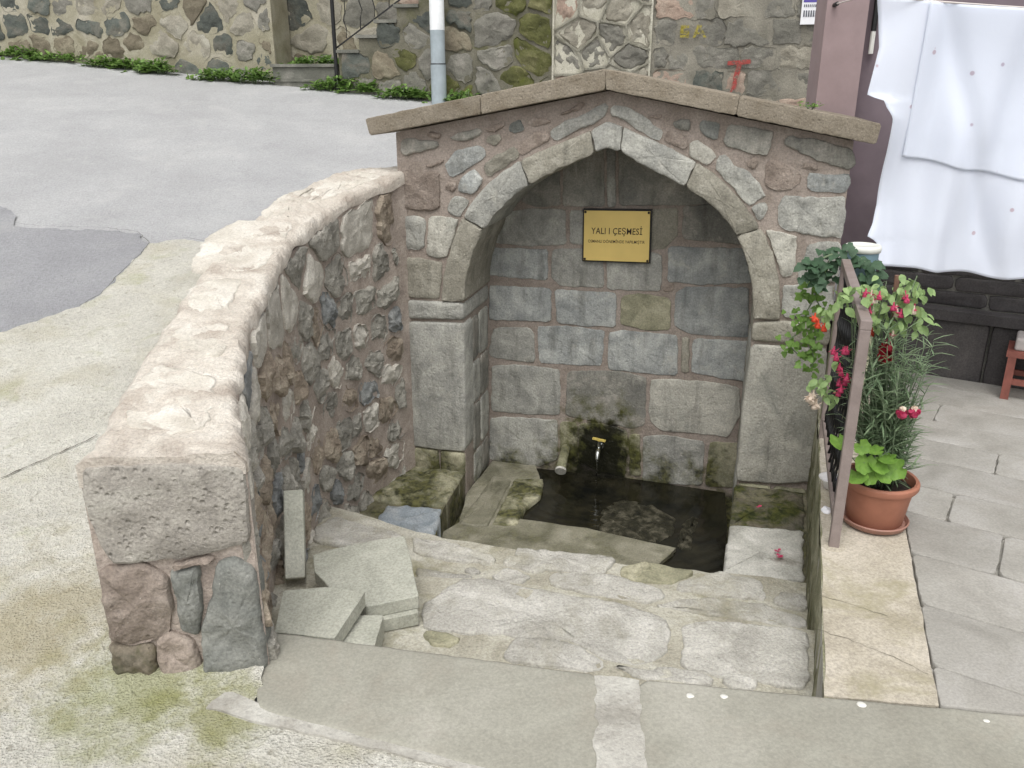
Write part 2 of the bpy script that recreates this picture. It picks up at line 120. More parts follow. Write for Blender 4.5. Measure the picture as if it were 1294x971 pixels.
# ================================================================ materials
def lin(h):
    def f(c):
        c /= 255.0
        return c / 12.92 if c < .04045 else ((c + .055) / 1.055) ** 2.4
    return tuple(f(c) for c in h) + (1,)
class NT:
    def __init__(s, name):
        s.m = bpy.data.materials.new(name)
        s.m.use_nodes = True
        s.t = s.m.node_tree
        s.b = s.t.nodes['Principled BSDF']
    def n(s, typ, **kw):
        x = s.t.nodes.new('ShaderNode' + typ)
        for k, v in kw.items():
            setattr(x, k, v)
        return x
    def l(s, a, b):
        s.t.links.new(a, b)
    def val(s, op, a, b=None, clamp=False):
        x = s.n('Math', operation=op, use_clamp=clamp)
        for i, v in enumerate((a, b)):
            if v is None: continue
            if isinstance(v, (int, float)): x.inputs[i].default_value = v
            else: s.l(v, x.inputs[i])
        return x.outputs[0]
    def noise(s, vec, scale, detail=4, rough=.55, dist=0.):
        x = s.n('TexNoise')
        x.inputs['Scale'].default_value = scale
        x.inputs['Detail'].default_value = detail
        x.inputs['Roughness'].default_value = rough
        x.inputs['Distortion'].default_value = dist
        s.l(vec, x.inputs['Vector'])
        return x.outputs['Fac']
    def ramp(s, fac, stops):
        x = s.n('ValToRGB')
        e = x.color_ramp.elements
        e[0].position, e[0].color = stops[0]
        e[1].position, e[1].color = stops[1]
        for p, c in stops[2:]:
            k = e.new(p); k.color = c
        s.l(fac, x.inputs[0])
        return x.outputs[0]
    def maprange(s, v, a, b, c=0., d=1.):
        x = s.n('MapRange')
        s.l(v, x.inputs[0])
        for i, q in enumerate((a, b, c, d)): x.inputs[i + 1].default_value = q
        return x.outputs[0]
    def mix(s, fac, a, b, mode='MIX'):
        x = s.n('MixRGB', blend_type=mode)
        for i, v in enumerate((fac, a, b)):
            if isinstance(v, (int, float)): x.inputs[i].default_value = v
            elif isinstance(v, tuple): x.inputs[i].default_value = v
            else: s.l(v, x.inputs[i])
        return x.outputs[0]
    def bump(s, h, strength, dist, prev=None):
        x = s.n('Bump')
        x.inputs['Strength'].default_value = strength
        x.inputs['Distance'].default_value = dist
        s.l(h, x.inputs['Height'])
        if prev is not None: s.l(prev, x.inputs['Normal'])
        return x.outputs[0]
def g3(v, k=1.0, t=(1, 1, 1)):
    return (v * k * t[0], v * k * t[1], v * k * t[2], 1)
WET = FM(1.13, -0.70, -ND)
def stone_mat(name, c0, c1, c2, scale=6, bump=.5, pits=.4, rough=.9, moss=0., moss_top=-.2, speck=.55, wet=False, vary=.13,
              moss_col=((42, 43, 26), (90, 89, 52)), stain=0., stain_col=(70, 66, 58), grain=.65, streak=0.):
    q = NT(name)
    tc = q.n('TexCoord'); oi = q.n('ObjectInfo'); geo = q.n('NewGeometry')
    off = q.n('VectorMath', operation='MULTIPLY_ADD')
    cmb = q.n('CombineXYZ')
    q.l(oi.outputs['Random'], cmb.inputs[0]); q.l(oi.outputs['Random'], cmb.inputs[2])
    q.l(cmb.outputs[0], off.inputs[0]); off.inputs[1].default_value = (37, 0, 91)
    q.l(tc.outputs['Object'], off.inputs[2])
    v = off.outputs[0]
    pos = geo.outputs['Position']
    big = q.noise(v, scale, 4, .6, .6)
    col = q.ramp(big, [(.28, lin(c0)), (.72, lin(c2)), (.5, lin(c1))])
    fine = q.noise(v, max(110, scale * 16), 2, .7)
    col = q.mix(grain, col, q.ramp(fine, [(.3, (.62, .62, .62, 1)), (.7, (1.25, 1.25, 1.22, 1))]), 'MULTIPLY')
    br = q.maprange(oi.outputs['Random'], 0, 1, 1 - vary, 1 + vary)
    hsv = q.n('HueSaturation'); q.l(br, hsv.inputs['Value']); q.l(col, hsv.inputs['Color'])
    col = hsv.outputs[0]
    if speck:
        vo = q.n('TexVoronoi'); vo.inputs['Scale'].default_value = 72
        q.l(v, vo.inputs['Vector'])
        sp = q.maprange(vo.outputs['Distance'], .16, .06)
        gate = q.maprange(q.noise(v, 9, 2), .52, .64)
        col = q.mix(q.val('MULTIPLY', q.val('MULTIPLY', sp, gate), speck), col, lin((214, 212, 200)))
    if stain:
        sm = q.maprange(q.noise(pos, 3.1, 5, .65, .4), .52, .7)
        col = q.mix(q.val('MULTIPLY', sm, stain), col, lin(stain_col))
    if streak:      # rain streaks and weathering, drawn out downwards
        mp = q.n('VectorMath', operation='MULTIPLY'); q.l(pos, mp.inputs[0]); mp.inputs[1].default_value = (13, 13, 2.2)
        s1 = q.maprange(q.noise(mp.outputs[0], 1.0, 4, .65), .52, .72)
        col = q.mix(q.val('MULTIPLY', s1, streak), col, lin((74, 73, 66)))
        s2 = q.maprange(q.noise(pos, 11, 4, .7, .5), .58, .70)
        col = q.mix(q.val('MULTIPLY', s2, streak * .8), col, lin((184, 180, 168)))
    rgh = None
    if moss:
        z = q.n('SeparateXYZ'); q.l(pos, z.inputs[0])
        hgt = q.maprange(z.outputs[2], moss_top, moss_top - .45, 0, 1)
        mn = q.noise(pos, 5.5, 4, .65, .3)
        mf = q.maprange(q.val('ADD', q.val('MULTIPLY', hgt, .36), mn), .74, .92)
        mc = q.mix(q.maprange(q.noise(pos, 31, 3), .38, .62), lin(moss_col[0]), lin(moss_col[1]))
        col = q.mix(q.val('MULTIPLY', mf, moss), col, mc)
    if wet:
        d = q.n('VectorMath', operation='SUBTRACT'); q.l(pos, d.inputs[0]); d.inputs[1].default_value = WET
        sc = q.n('VectorMath', operation='MULTIPLY'); q.l(d.outputs[0], sc.inputs[0]); sc.inputs[1].default_value = (1.0, .75, .75)
        ln = q.n('VectorMath', operation='LENGTH'); q.l(sc.outputs[0], ln.inputs[0])
        w1 = q.val('ADD', ln.outputs['Value'], q.maprange(q.noise(pos, 9, 5, .6), .3, .7, -.09, .09))
        halo = q.maprange(w1, .36, .22); core = q.maprange(w1, .235, .15)
        # algae halo round the running tap, black wet slime at the heart
        col = q.mix(q.val('MULTIPLY', halo, q.maprange(q.noise(pos, 14, 4), .38, .56)), col, lin((76, 77, 38)))
        col = q.mix(q.val('MULTIPLY', core, .93), col, lin((20, 20, 15)))
        rgh = q.maprange(core, 0, 1, rough, .3)
    q.l(col, q.b.inputs['Base Color'])
    if rgh is not None: q.l(rgh, q.b.inputs['Roughness'])
    else: q.b.inputs['Roughness'].default_value = rough
    q.b.inputs['Specular IOR Level'].default_value = .25
    n = None
    pit = q.noise(v, scale * 7, 4, .72)
    n = q.bump(pit, bump, .012, n)
    if pits > .35:
        vo2 = q.n('TexVoronoi'); vo2.inputs['Scale'].default_value = 44
        q.l(v, vo2.inputs['Vector'])
        n = q.bump(q.maprange(vo2.outputs['Distance'], .0, .35), pits, .006, n)
    q.l(n, q.b.inputs['Normal'])
    return q.m
M = {}
M['g'] = stone_mat('stone_grey', (133, 133, 128), (159, 158, 151), (185, 184, 175), moss=.9, moss_top=-.35, wet=True, streak=.5)
M['b'] = stone_mat('stone_blue_grey', (129, 132, 131), (157, 159, 156), (184, 185, 180), moss=.9, moss_top=-.35, wet=True, streak=.5)
M['t'] = stone_mat('stone_tan_grey', (126, 122, 110), (146, 142, 130), (166, 162, 150), moss=.9, moss_top=-.35, wet=True, streak=.5)
M['p'] = stone_mat('stone_pinkish', (120, 108, 99), (144, 132, 122), (170, 159, 149), bump=.8)
M['d'] = stone_mat('stone_dark', (112, 111, 106), (137, 135, 127), (166, 160, 151), moss=.5, moss_top=-.4, wet=True, streak=.5)
M['w'] = stone_mat('stone_pale', (144, 144, 136), (171, 168, 158), (193, 190, 179), moss=.9, moss_top=-.35, wet=True, streak=.5)
M['n'] = stone_mat('stone_green_grey', (99, 102, 98), (123, 124, 119), (147, 147, 141))
M['m'] = stone_mat('stone_mossy', (117, 116, 97), (147, 144, 121), (177, 172, 149), moss=.95, moss_top=-.2, wet=True, vary=.1)
M['q'] = stone_mat('stone_mossy_foot', (84, 82, 72), (104, 98, 86), (126, 116, 102), moss=1, moss_top=.35, vary=.1, moss_col=((40, 46, 22), (74, 76, 36)))
M['l'] = stone_mat('stone_pitted_block', (130, 125, 118), (151, 146, 138), (171, 167, 158), scale=5, bump=.9, pits=1.0, vary=.05)
M['f'] = stone_mat('flagstone_pale', (156, 153, 145), (178, 175, 167), (200, 197, 190), scale=5, bump=.9, vary=.06, stain=.6, stain_col=(128, 124, 104), moss=.3, moss_top=-.1, moss_col=((120, 116, 88), (150, 144, 112)))
M['mortar'] = stone_mat('mortar_brown', (133, 122, 112), (150, 139, 130), (166, 155, 145), scale=7, bump=.55, pits=.1, speck=.06, moss=.8, moss_top=-.4, wet=True, vary=.02)
M['mortar_wet'] = stone_mat('mortar_damp', (84, 81, 65), (108, 104, 86), (132, 126, 108), scale=6, bump=.6, pits=.1, speck=.0, moss=.9, moss_top=-.1, wet=True, vary=.02)
M['mortar_wall'] = stone_mat('mortar_rubble', (142, 130, 122), (167, 155, 145), (189, 177, 167), scale=7, bump=.8, pits=.3, speck=.05, vary=.02)
M['coping'] = stone_mat('coping_cement', (168, 158, 147), (194, 186, 175), (212, 206, 196), scale=7, bump=1.0, pits=.15, speck=.05, vary=.02, stain=.45, stain_col=(158, 143, 129), grain=.5)
M['capstone'] = stone_mat('coping_stone', (180, 173, 161), (198, 192, 181), (214, 209, 200), scale=6, bump=.7, vary=.03, stain=.35, stain_col=(166, 152, 138), grain=.4)
M['roof'] = stone_mat('roof_slab_stone', (121, 111, 96), (133, 124, 110), (146, 137, 123), scale=9, bump=.5, pits=.5, speck=.3, vary=.06)
M['kerb'] = stone_mat('kerb_slab', (134, 131, 120), (149, 147, 136), (165, 162, 152), scale=2.2, bump=.25, pits=.1, speck=.2, vary=.04, stain=.25, stain_col=(142, 129, 115), grain=.4)
M['paving'] = stone_mat('paving_slab', (135, 132, 125), (152, 149, 142), (167, 164, 159), scale=3, bump=.25, pits=.1, speck=.3, vary=.07, stain=.2, stain_col=(141, 133, 124), grain=.4)
M['joint'] = stone_mat('paving_joint', (148, 144, 135), (171, 168, 160), (190, 188, 180), scale=5, bump=.5, speck=.1, vary=.02, stain=.5, stain_col=(106, 102, 92), grain=.4)
M['broken'] = stone_mat('broken_slab', (153, 153, 141), (170, 170, 158), (187, 186, 174), scale=4, bump=.2, pits=.1, speck=.1, vary=.05)
M['cement'] = stone_mat('cement_strip', (158, 150, 134), (176, 168, 153), (192, 184, 171), scale=4, bump=.3, pits=.1, speck=.2, vary=.02, stain=.9, stain_col=(142, 136, 106), grain=.7)
M['mossycement'] = stone_mat('mossy_cement', (96, 98, 70), (138, 136, 112), (176, 174, 156), scale=6, bump=.6, speck=.1, vary=.05, moss=.8, moss_top=.1)
M['seat'] = stone_mat('seat_pale', (150, 148, 140), (184, 182, 174), (208, 205, 198), scale=5, bump=.5, stain=.8, stain_col=(96, 90, 74), vary=.03)
M['wetstone'] = stone_mat('wet_stone', (99, 97, 82), (125, 122, 106), (151, 147, 132), scale=5, bump=.5, rough=.4, speck=.1, moss=.5, moss_top=-.45, wet=True, vary=.08)
M['slime'] = stone_mat('slimy_rock', (26, 26, 19), (56, 54, 42), (112, 107, 92), scale=18, bump=1.0, rough=.35, speck=.3, vary=.05)
M['rub_a'] = stone_mat('rubble_grey', (127, 124, 116), (154, 151, 142), (185, 180, 170), scale=9, bump=1.0, pits=.5, speck=.15)
M['rub_b'] = stone_mat('rubble_slate', (111, 113, 113), (136, 138, 137), (164, 165, 162), scale=9, bump=.9, pits=.4, speck=.12)
M['rub_c'] = stone_mat('rubble_brown', (126, 113, 100), (153, 141, 126), (182, 171, 154), scale=9, bump=1.0, pits=.5, speck=.12)
M['rub_d'] = stone_mat('rubble_pale', (164, 160, 149), (190, 185, 175), (213, 209, 198), scale=8, bump=.6, pits=.3, speck=.12)
M['bg_mortar'] = stone_mat('old_pointing', (135, 129, 108), (154, 149, 130), (171, 165, 150), scale=3, bump=.7, pits=.2, speck=.0, vary=.02, stain=.6, stain_col=(108, 101, 77))
M['bg_dark'] = stone_mat('old_stone_dark', (70, 73, 71), (89, 93, 87), (118, 113, 103), scale=4, bump=.9, vary=.18)
M['bg_brown'] = stone_mat('old_stone_brown', (97, 90, 77), (118, 110, 94), (139, 133, 115), scale=4, bump=.9, vary=.15)
M['bg_pale'] = stone_mat('old_stone_pale', (125, 120, 108), (145, 140, 127), (166, 162, 149), scale=4, bump=.9, vary=.1)
M['bg_grey'] = stone_mat('old_stone_grey', (101, 99, 93), (121, 119, 110), (141, 137, 129), scale=4, bump=.9, vary=.12)
M['bg_pink'] = stone_mat('old_stone_pink', (138, 119, 107), (156, 138, 124), (174, 160, 146), scale=4, bump=.9, vary=.1)
M['bg_moss'] = stone_mat('old_stone_mossed', (66, 68, 42), (92, 93, 56), (122, 119, 86), scale=3.2, bump=1.0, vary=.15, stain=.85, stain_col=(84, 90, 36))
M['bg_mortar_dark'] = stone_mat('old_mortar_dark', (86, 84, 72), (107, 104, 91), (128, 124, 111), scale=3, bump=.8, speck=0, vary=.02, stain=.7, stain_col=(83, 84, 46))
M['bg_mortar_grey'] = stone_mat('old_mortar_grey', (106, 104, 93), (131, 127, 116), (152, 148, 135), scale=3, bump=.8, speck=0, vary=.02)
M['ribbon'] = stone_mat('ribbon_pointing', (163, 160, 144), (186, 182, 167), (201, 198, 184), scale=5, bump=.4, speck=0, vary=.02, stain=.3, stain_col=(124, 120, 95))
M['concrete'] = stone_mat('old_concrete', (88, 88, 82), (110, 110, 102), (134, 132, 124), scale=4, bump=.4, vary=.05)
def plain(name, c, rough=.6, metal=0., var=.12, scale=20, bump=.05, spec=.4, trans=0.):
    q = NT(name)
    tc = q.n('TexCoord')
    f = q.noise(tc.outputs['Object'], scale, 4, .6)
    a = lin(c)
    lo = tuple(x * (1 - var) for x in a[:3]) + (1,); hi = tuple(min(1, x * (1 + var)) for x in a[:3]) + (1,)
    q.l(q.ramp(f, [(.3, lo), (.7, hi)]), q.b.inputs['Base Color'])
    q.b.inputs['Roughness'].default_value = rough
    q.b.inputs['Metallic'].default_value = metal
    q.b.inputs['Specular IOR Level'].default_value = spec
    if bump: q.l(q.bump(f, bump, .01), q.b.inputs['Normal'])
    if trans:
        q.b.inputs['Transmission Weight'].default_value = trans
    return q.m
def faded(name, c):
    q = NT(name)
    geo = q.n('NewGeometry')
    f = q.noise(geo.outputs['Position'], 24, 5, .7)
    q.b.inputs['Base Color'].default_value = lin(c)
    q.b.inputs['Roughness'].default_value = .9
    q.l(q.maprange(f, .40, .56, 0, .85), q.b.inputs['Alpha'])
    return q.m
M['rail'] = stone_mat('rail_paint', (126, 114, 109), (134, 122, 117), (143, 131, 126), scale=14, bump=.08, pits=0, rough=.5, speck=0, vary=.03, stain=.35, stain_col=(112, 92, 80), grain=.2)
M['iron'] = plain('black_iron', (38, 38, 38), .5, .3)
M['pipe_grey'] = plain('pole_paint', (156, 166, 170), .55, 0, .12, 9)
M['pole_white'] = plain('pole_white_paint', (226, 228, 228), .6, 0, .1, 9)
M['brass'] = plain('brass_plate', (220, 193, 116), .4, .25, .07, 5, .0, .5)
M['brass_handle'] = plain('brass_handle', (226, 202, 112), .35, .3, .05)
M['chrome'] = plain('chrome', (190, 192, 190), .2, 1.0, .1, 30, .02)
M['ink'] = plain('plaque_ink', (44, 30, 20), .6)
M['terracotta'] = plain('terracotta', (158, 106, 85), .65, 0, .14, 9, .08)
M['saucer'] = plain('saucer_plastic', (150, 112, 98), .55, 0, .12, 9, .05)
M['soil'] = plain('soil', (44, 36, 30), 1, 0, .4, 60, .8)
M['stem'] = plain('stem', (100, 114, 88), .8)
M['twig'] = plain('cane', (118, 88, 74), .7)
M['white'] = plain('white_ceramic', (226, 224, 222), .35, 0, .04)
M['bucket'] = plain('bucket_blue', (112, 136, 146), .5, 0, .05)
M['lid'] = plain('bucket_lid', (212, 212, 204), .5, 0, .05)
M['mauve'] = plain('mauve_render', (148, 130, 129), .9, 0, .08, 7, .25)
M['mauve_shaded'] = plain('mauve_render_shaded', (120, 108, 113), .9, 0, .12, 5, .3)  # pillar's mauve render, shade under eave and sheet put into the colour
M['plinth'] = stone_mat('dark_plinth_stone', (66, 63, 63), (82, 79, 79), (98, 94, 92), scale=3, bump=.25, pits=.1, speck=.05, vary=.06)
M['plinth_joint'] = stone_mat('plinth_joint', (104, 104, 98), (124, 122, 116), (146, 143, 136), scale=4, bump=.3, speck=0, vary=.02)
M['bench_wood'] = plain('stained_wood', (126, 76, 66), .6, 0, .2, 14, .1)
M['cloth_grey'] = plain('grey_cloth', (170, 164, 160), .95, 0, .1)
M['paper'] = plain('paper', (232, 232, 234), .8, 0, .03)
M['paper_blue'] = plain('print_violet', (92, 80, 158), .8, 0, .05)
M['paper_ink'] = plain('print_grey', (96, 98, 106), .8, 0, .05)
M['paint_yellow'] = faded('spray_yellow', (158, 146, 62))
M['paint_red'] = faded('spray_red', (160, 72, 66))
M['blue_paint'] = stone_mat('blue_limewash', (120, 129, 136), (147, 154, 159), (165, 168, 170), scale=7, bump=.5, speck=.1, vary=.02, stain=.6, stain_col=(80, 84, 79), rough=.5)
M['rope'] = plain('rope', (206, 198, 192), .9)
M['crack'] = plain('crack_dirt', (70, 66, 54), 1, 0, .3)
M['drop'] = plain('white_droppings', (206, 204, 196), .9)
def leaf_mat(name, a, b, rough=.5):
    q = NT(name)
    tc = q.n('TexCoord'); oi = q.n('ObjectInfo'); geo = q.n('NewGeometry')
    f = q.noise(geo.outputs['Position'], 45, 3)
    f2 = q.val('ADD', q.val('MULTIPLY', f, .7), q.val('MULTIPLY', geo.outputs['Random Per Island'], .35))
    col = q.ramp(f2, [(.25, lin(a)), (.75, lin(b))])
    q.l(col, q.b.inputs['Base Color'])
    q.b.inputs['Roughness'].default_value = rough
    q.b.inputs['Specular IOR Level'].default_value = .3
    tr = q.n('BsdfTranslucent'); q.l(col, tr.inputs[0])
    mx = q.n('MixShader'); mx.inputs[0].default_value = .3
    q.l(q.b.outputs[0], mx.inputs[1]); q.l(tr.outputs[0], mx.inputs[2])
    q.l(mx.outputs[0], q.t.nodes['Material Output'].inputs[0])
    return q.m
M['leaf_ivy'] = leaf_mat('leaf_ivy', (44, 66, 48), (82, 110, 82))
M['leaf_vine'] = leaf_mat('leaf_bright', (74, 110, 44), (120, 152, 74))
M['leaf_fuchsia'] = leaf_mat('leaf_fuchsia', (100, 130, 78), (160, 184, 124))
M['leaf_ger'] = leaf_mat('leaf_geranium', (82, 122, 46), (134, 170, 80))
M['leaf_dia'] = leaf_mat('leaf_carnation', (92, 116, 86), (142, 160, 126))
M['leaf_weed'] = leaf_mat('leaf_weed', (88, 120, 58), (142, 172, 96))
M['petal_pink'] = leaf_mat('petal_pink', (176, 40, 80), (212, 88, 124))
M['petal_red'] = leaf_mat('petal_red', (104, 10, 26), (160, 26, 44))
M['petal_orange'] = leaf_mat('petal_orange', (206, 62, 40), (230, 98, 68))
M['petal_white'] = leaf_mat('petal_white', (222, 200, 178), (236, 222, 206))
# cloth of the sheet
def sheet_mat():
    q = NT('cotton_sheet')
    tc = q.n('TexCoord'); oc = tc.outputs['Object']
    vo = q.n('TexVoronoi'); vo.inputs['Scale'].default_value = 10.5; q.l(oc, vo.inputs['Vector'])
    dot = q.maprange(vo.outputs['Distance'], .125, .085)
    sep = q.n('SeparateColor'); q.l(vo.outputs['Color'], sep.inputs[0])
    gate = q.maprange(sep.outputs[0], .42, .44)
    tint = q.mix(sep.outputs[1], lin((196, 186, 206)), lin((214, 186, 188)))
    col = q.mix(q.val('MULTIPLY', q.val('MULTIPLY', dot, gate), .8), lin((240, 244, 252)), tint)
    q.l(col, q.b.inputs['Base Color'])
    q.b.inputs['Roughness'].default_value = .95
    q.b.inputs['Specular IOR Level'].default_value = .1
    f = q.noise(oc, 9, 6, .65, .8)
    q.l(q.bump(f, .10, .03), q.b.inputs['Normal'])
    tr = q.n('BsdfTranslucent'); q.l(col, tr.inputs[0])
    mx = q.n('MixShader'); mx.inputs[0].default_value = .42
    q.l(q.b.outputs[0], mx.inputs[1]); q.l(tr.outputs[0], mx.inputs[2])
    q.l(mx.outputs[0], q.t.nodes['Material Output'].inputs[0])
    return q.m
M['sheet'] = sheet_mat()
def ground_mat(name, c0, c1, c2, moss=None, patch=None, rough=.9, bump=.35, grit=60, spec=.3):
    q = NT(name)
    geo = q.n('NewGeometry'); pos = geo.outputs['Position']
    big = q.noise(pos, 1.3, 6, .6, .3)
    col = q.ramp(big, [(.3, lin(c0)), (.7, lin(c2)), (.5, lin(c1))])
    gr = q.noise(pos, grit, 5, .75)
    col = q.mix(.6, col, q.ramp(gr, [(.32, (.62, .62, .62, 1)), (.66, (1.2, 1.2, 1.2, 1))]), 'MULTIPLY')
    if moss:
        for (sc, lo, hi, k, mc) in moss:
            mf = q.maprange(q.noise(pos, sc, 6, .62, .4), lo, hi)
            col = q.mix(q.val('MULTIPLY', mf, k), col, lin(mc))
    if patch:
        for (ctr, r0, pc_) in patch:
            d = q.n('VectorMath', operation='DISTANCE'); q.l(pos, d.inputs[0]); d.inputs[1].default_value = ctr
            pf = q.maprange(q.val('ADD', d.outputs['Value'], q.maprange(q.noise(pos, 6, 5, .65), .3, .7, -.5 * r0, .5 * r0)), r0, r0 * .3)
            col = q.mix(q.val('MULTIPLY', pf, .6), col, lin(pc_))
    q.l(col, q.b.inputs['Base Color'])
    q.b.inputs['Roughness'].default_value = rough
    q.b.inputs['Specular IOR Level'].default_value = spec
    n = q.bump(gr, bump, .01)
    n = q.bump(q.noise(pos, 7, 4), bump * .6, .03, n)
    vo = q.n('TexVoronoi'); vo.inputs['Scale'].default_value = 130; q.l(pos, vo.inputs['Vector'])
    n = q.bump(vo.outputs['Distance'], bump * .8, .006, n)
    q.l(n, q.b.inputs['Normal'])
    return q.m
M['asphalt'] = ground_mat('old_asphalt', (158, 158, 158), (166, 166, 166), (175, 175, 174), moss=[(.55, .48, .66, .35, (153, 152, 151)), (24, .6, .7, .35, (132, 131, 128)), (3.3, .56, .66, .25, (185, 184, 181))], rough=.85, spec=.35, bump=.7)
M['asphalt_dark'] = ground_mat('newer_asphalt', (136, 136, 138), (144, 144, 146), (152, 152, 153), moss=[(28, .6, .7, .4, (112, 112, 112)), (2.1, .55, .68, .35, (160, 159, 157))], rough=.85, spec=.35, bump=.7)
M['apron'] = ground_mat('mossy_concrete', (182, 179, 170), (198, 195, 184), (212, 210, 201),
                        moss=[(2.2, .5, .66, .4, (160, 152, 122)), (4.5, .56, .7, .45, (158, 158, 118)), (17, .6, .7, .4, (130, 124, 102)), (38, .60, .68, .5, (120, 114, 98))], bump=1.0, patch=[((-1.05, 1.93, 0), .32, (122, 126, 58)), ((-.8, 1.86, 0), .2, (128, 128, 70)), ((-1.5, 2.2, 0), .4, (150, 140, 108))])
def water_mat():
    q = NT('dark_basin_water')
    q.b.inputs['Base Color'].default_value = lin((34, 40, 30))
    q.b.inputs['Roughness'].default_value = .06
    q.b.inputs['IOR'].default_value = 1.33
    q.b.inputs['Alpha'].default_value = 1
    q.b.inputs['Specular IOR Level'].default_value = .6
    geo = q.n('NewGeometry'); pos = geo.outputs['Position']
    col = q.ramp(q.noise(pos, 7, 5, .65), [(.35, lin((12, 13, 10))), (.8, lin((46, 43, 31)))])
    q.l(col, q.b.inputs['Base Color'])
    d = q.n('VectorMath', operation='DISTANCE'); q.l(pos, d.inputs[0]); d.inputs[1].default_value = FM(1.13, -.80, -.38)
    wv = q.n('Math', operation='SINE'); q.l(q.val('MULTIPLY', d.outputs['Value'], 90), wv.inputs[0])
    n = q.bump(wv.outputs[0], .12, .004)
    n = q.bump(q.noise(pos, 20, 3, .6, 1.2), .16, .006, n)
    q.l(n, q.b.inputs['Normal'])
    return q.m
M['water'] = water_mat()
q = NT('running_water'); q.b.inputs['Base Color'].default_value = (.9, .93, .95, 1)
q.b.inputs['Transmission Weight'].default_value = 1; q.b.inputs['Roughness'].default_value = .08; q.b.inputs['IOR'].default_value = 1.33
M['stream'] = q.m

# ================================================================ object helpers
WLOC = {}
def link(o, parent=None):
    COL.objects.link(o)
    if parent is not None: o.parent = parent
    return o
def tag(o, label=None, cat=None, group=None, kind=None):
    if label: o['label'] = label
    if cat: o['category'] = cat
    if group: o['group'] = group
    if kind: o['kind'] = kind
    return o
def empty(name, loc, label=None, cat=None, group=None, kind=None):
    o = bpy.data.objects.new(name, None)
    o.empty_display_size = .1
    o.location = loc
    link(o)
    WLOC[o] = Vector(loc)
    return tag(o, label, cat, group, kind)
def mesh_obj(name, verts, faces, mat, parent=None, smooth=False, auto=None):
    vs = [Vector(v) for v in verts]
    c = Vector((0, 0, 0))
    for v in vs: c += v
    c /= max(1, len(vs))
    zmin = min(v.z for v in vs)
    me = bpy.data.meshes.new(name)
    me.from_pydata([v - c for v in vs], [], faces)
    me.update()
    if smooth: me.polygons.foreach_set('use_smooth', [True] * len(me.polygons))
    if auto is not None:
        me.polygons.foreach_set('use_smooth', [True] * len(me.polygons))
        bm = bmesh.new(); bm.from_mesh(me)
        for e in bm.edges:
            if len(e.link_faces) == 2 and e.calc_face_angle(0) > auto: e.smooth = False
        bm.to_mesh(me); bm.free()
    if isinstance(mat, (list, tuple)):
        for m in mat: me.materials.append(M[m])
    else: me.materials.append(M[mat])
    o = bpy.data.objects.new(name, me)
    link(o, parent)
    o.location = c - (WLOC[parent] if parent is not None else Vector((0, 0, 0)))
    WLOC[o] = c
    return o
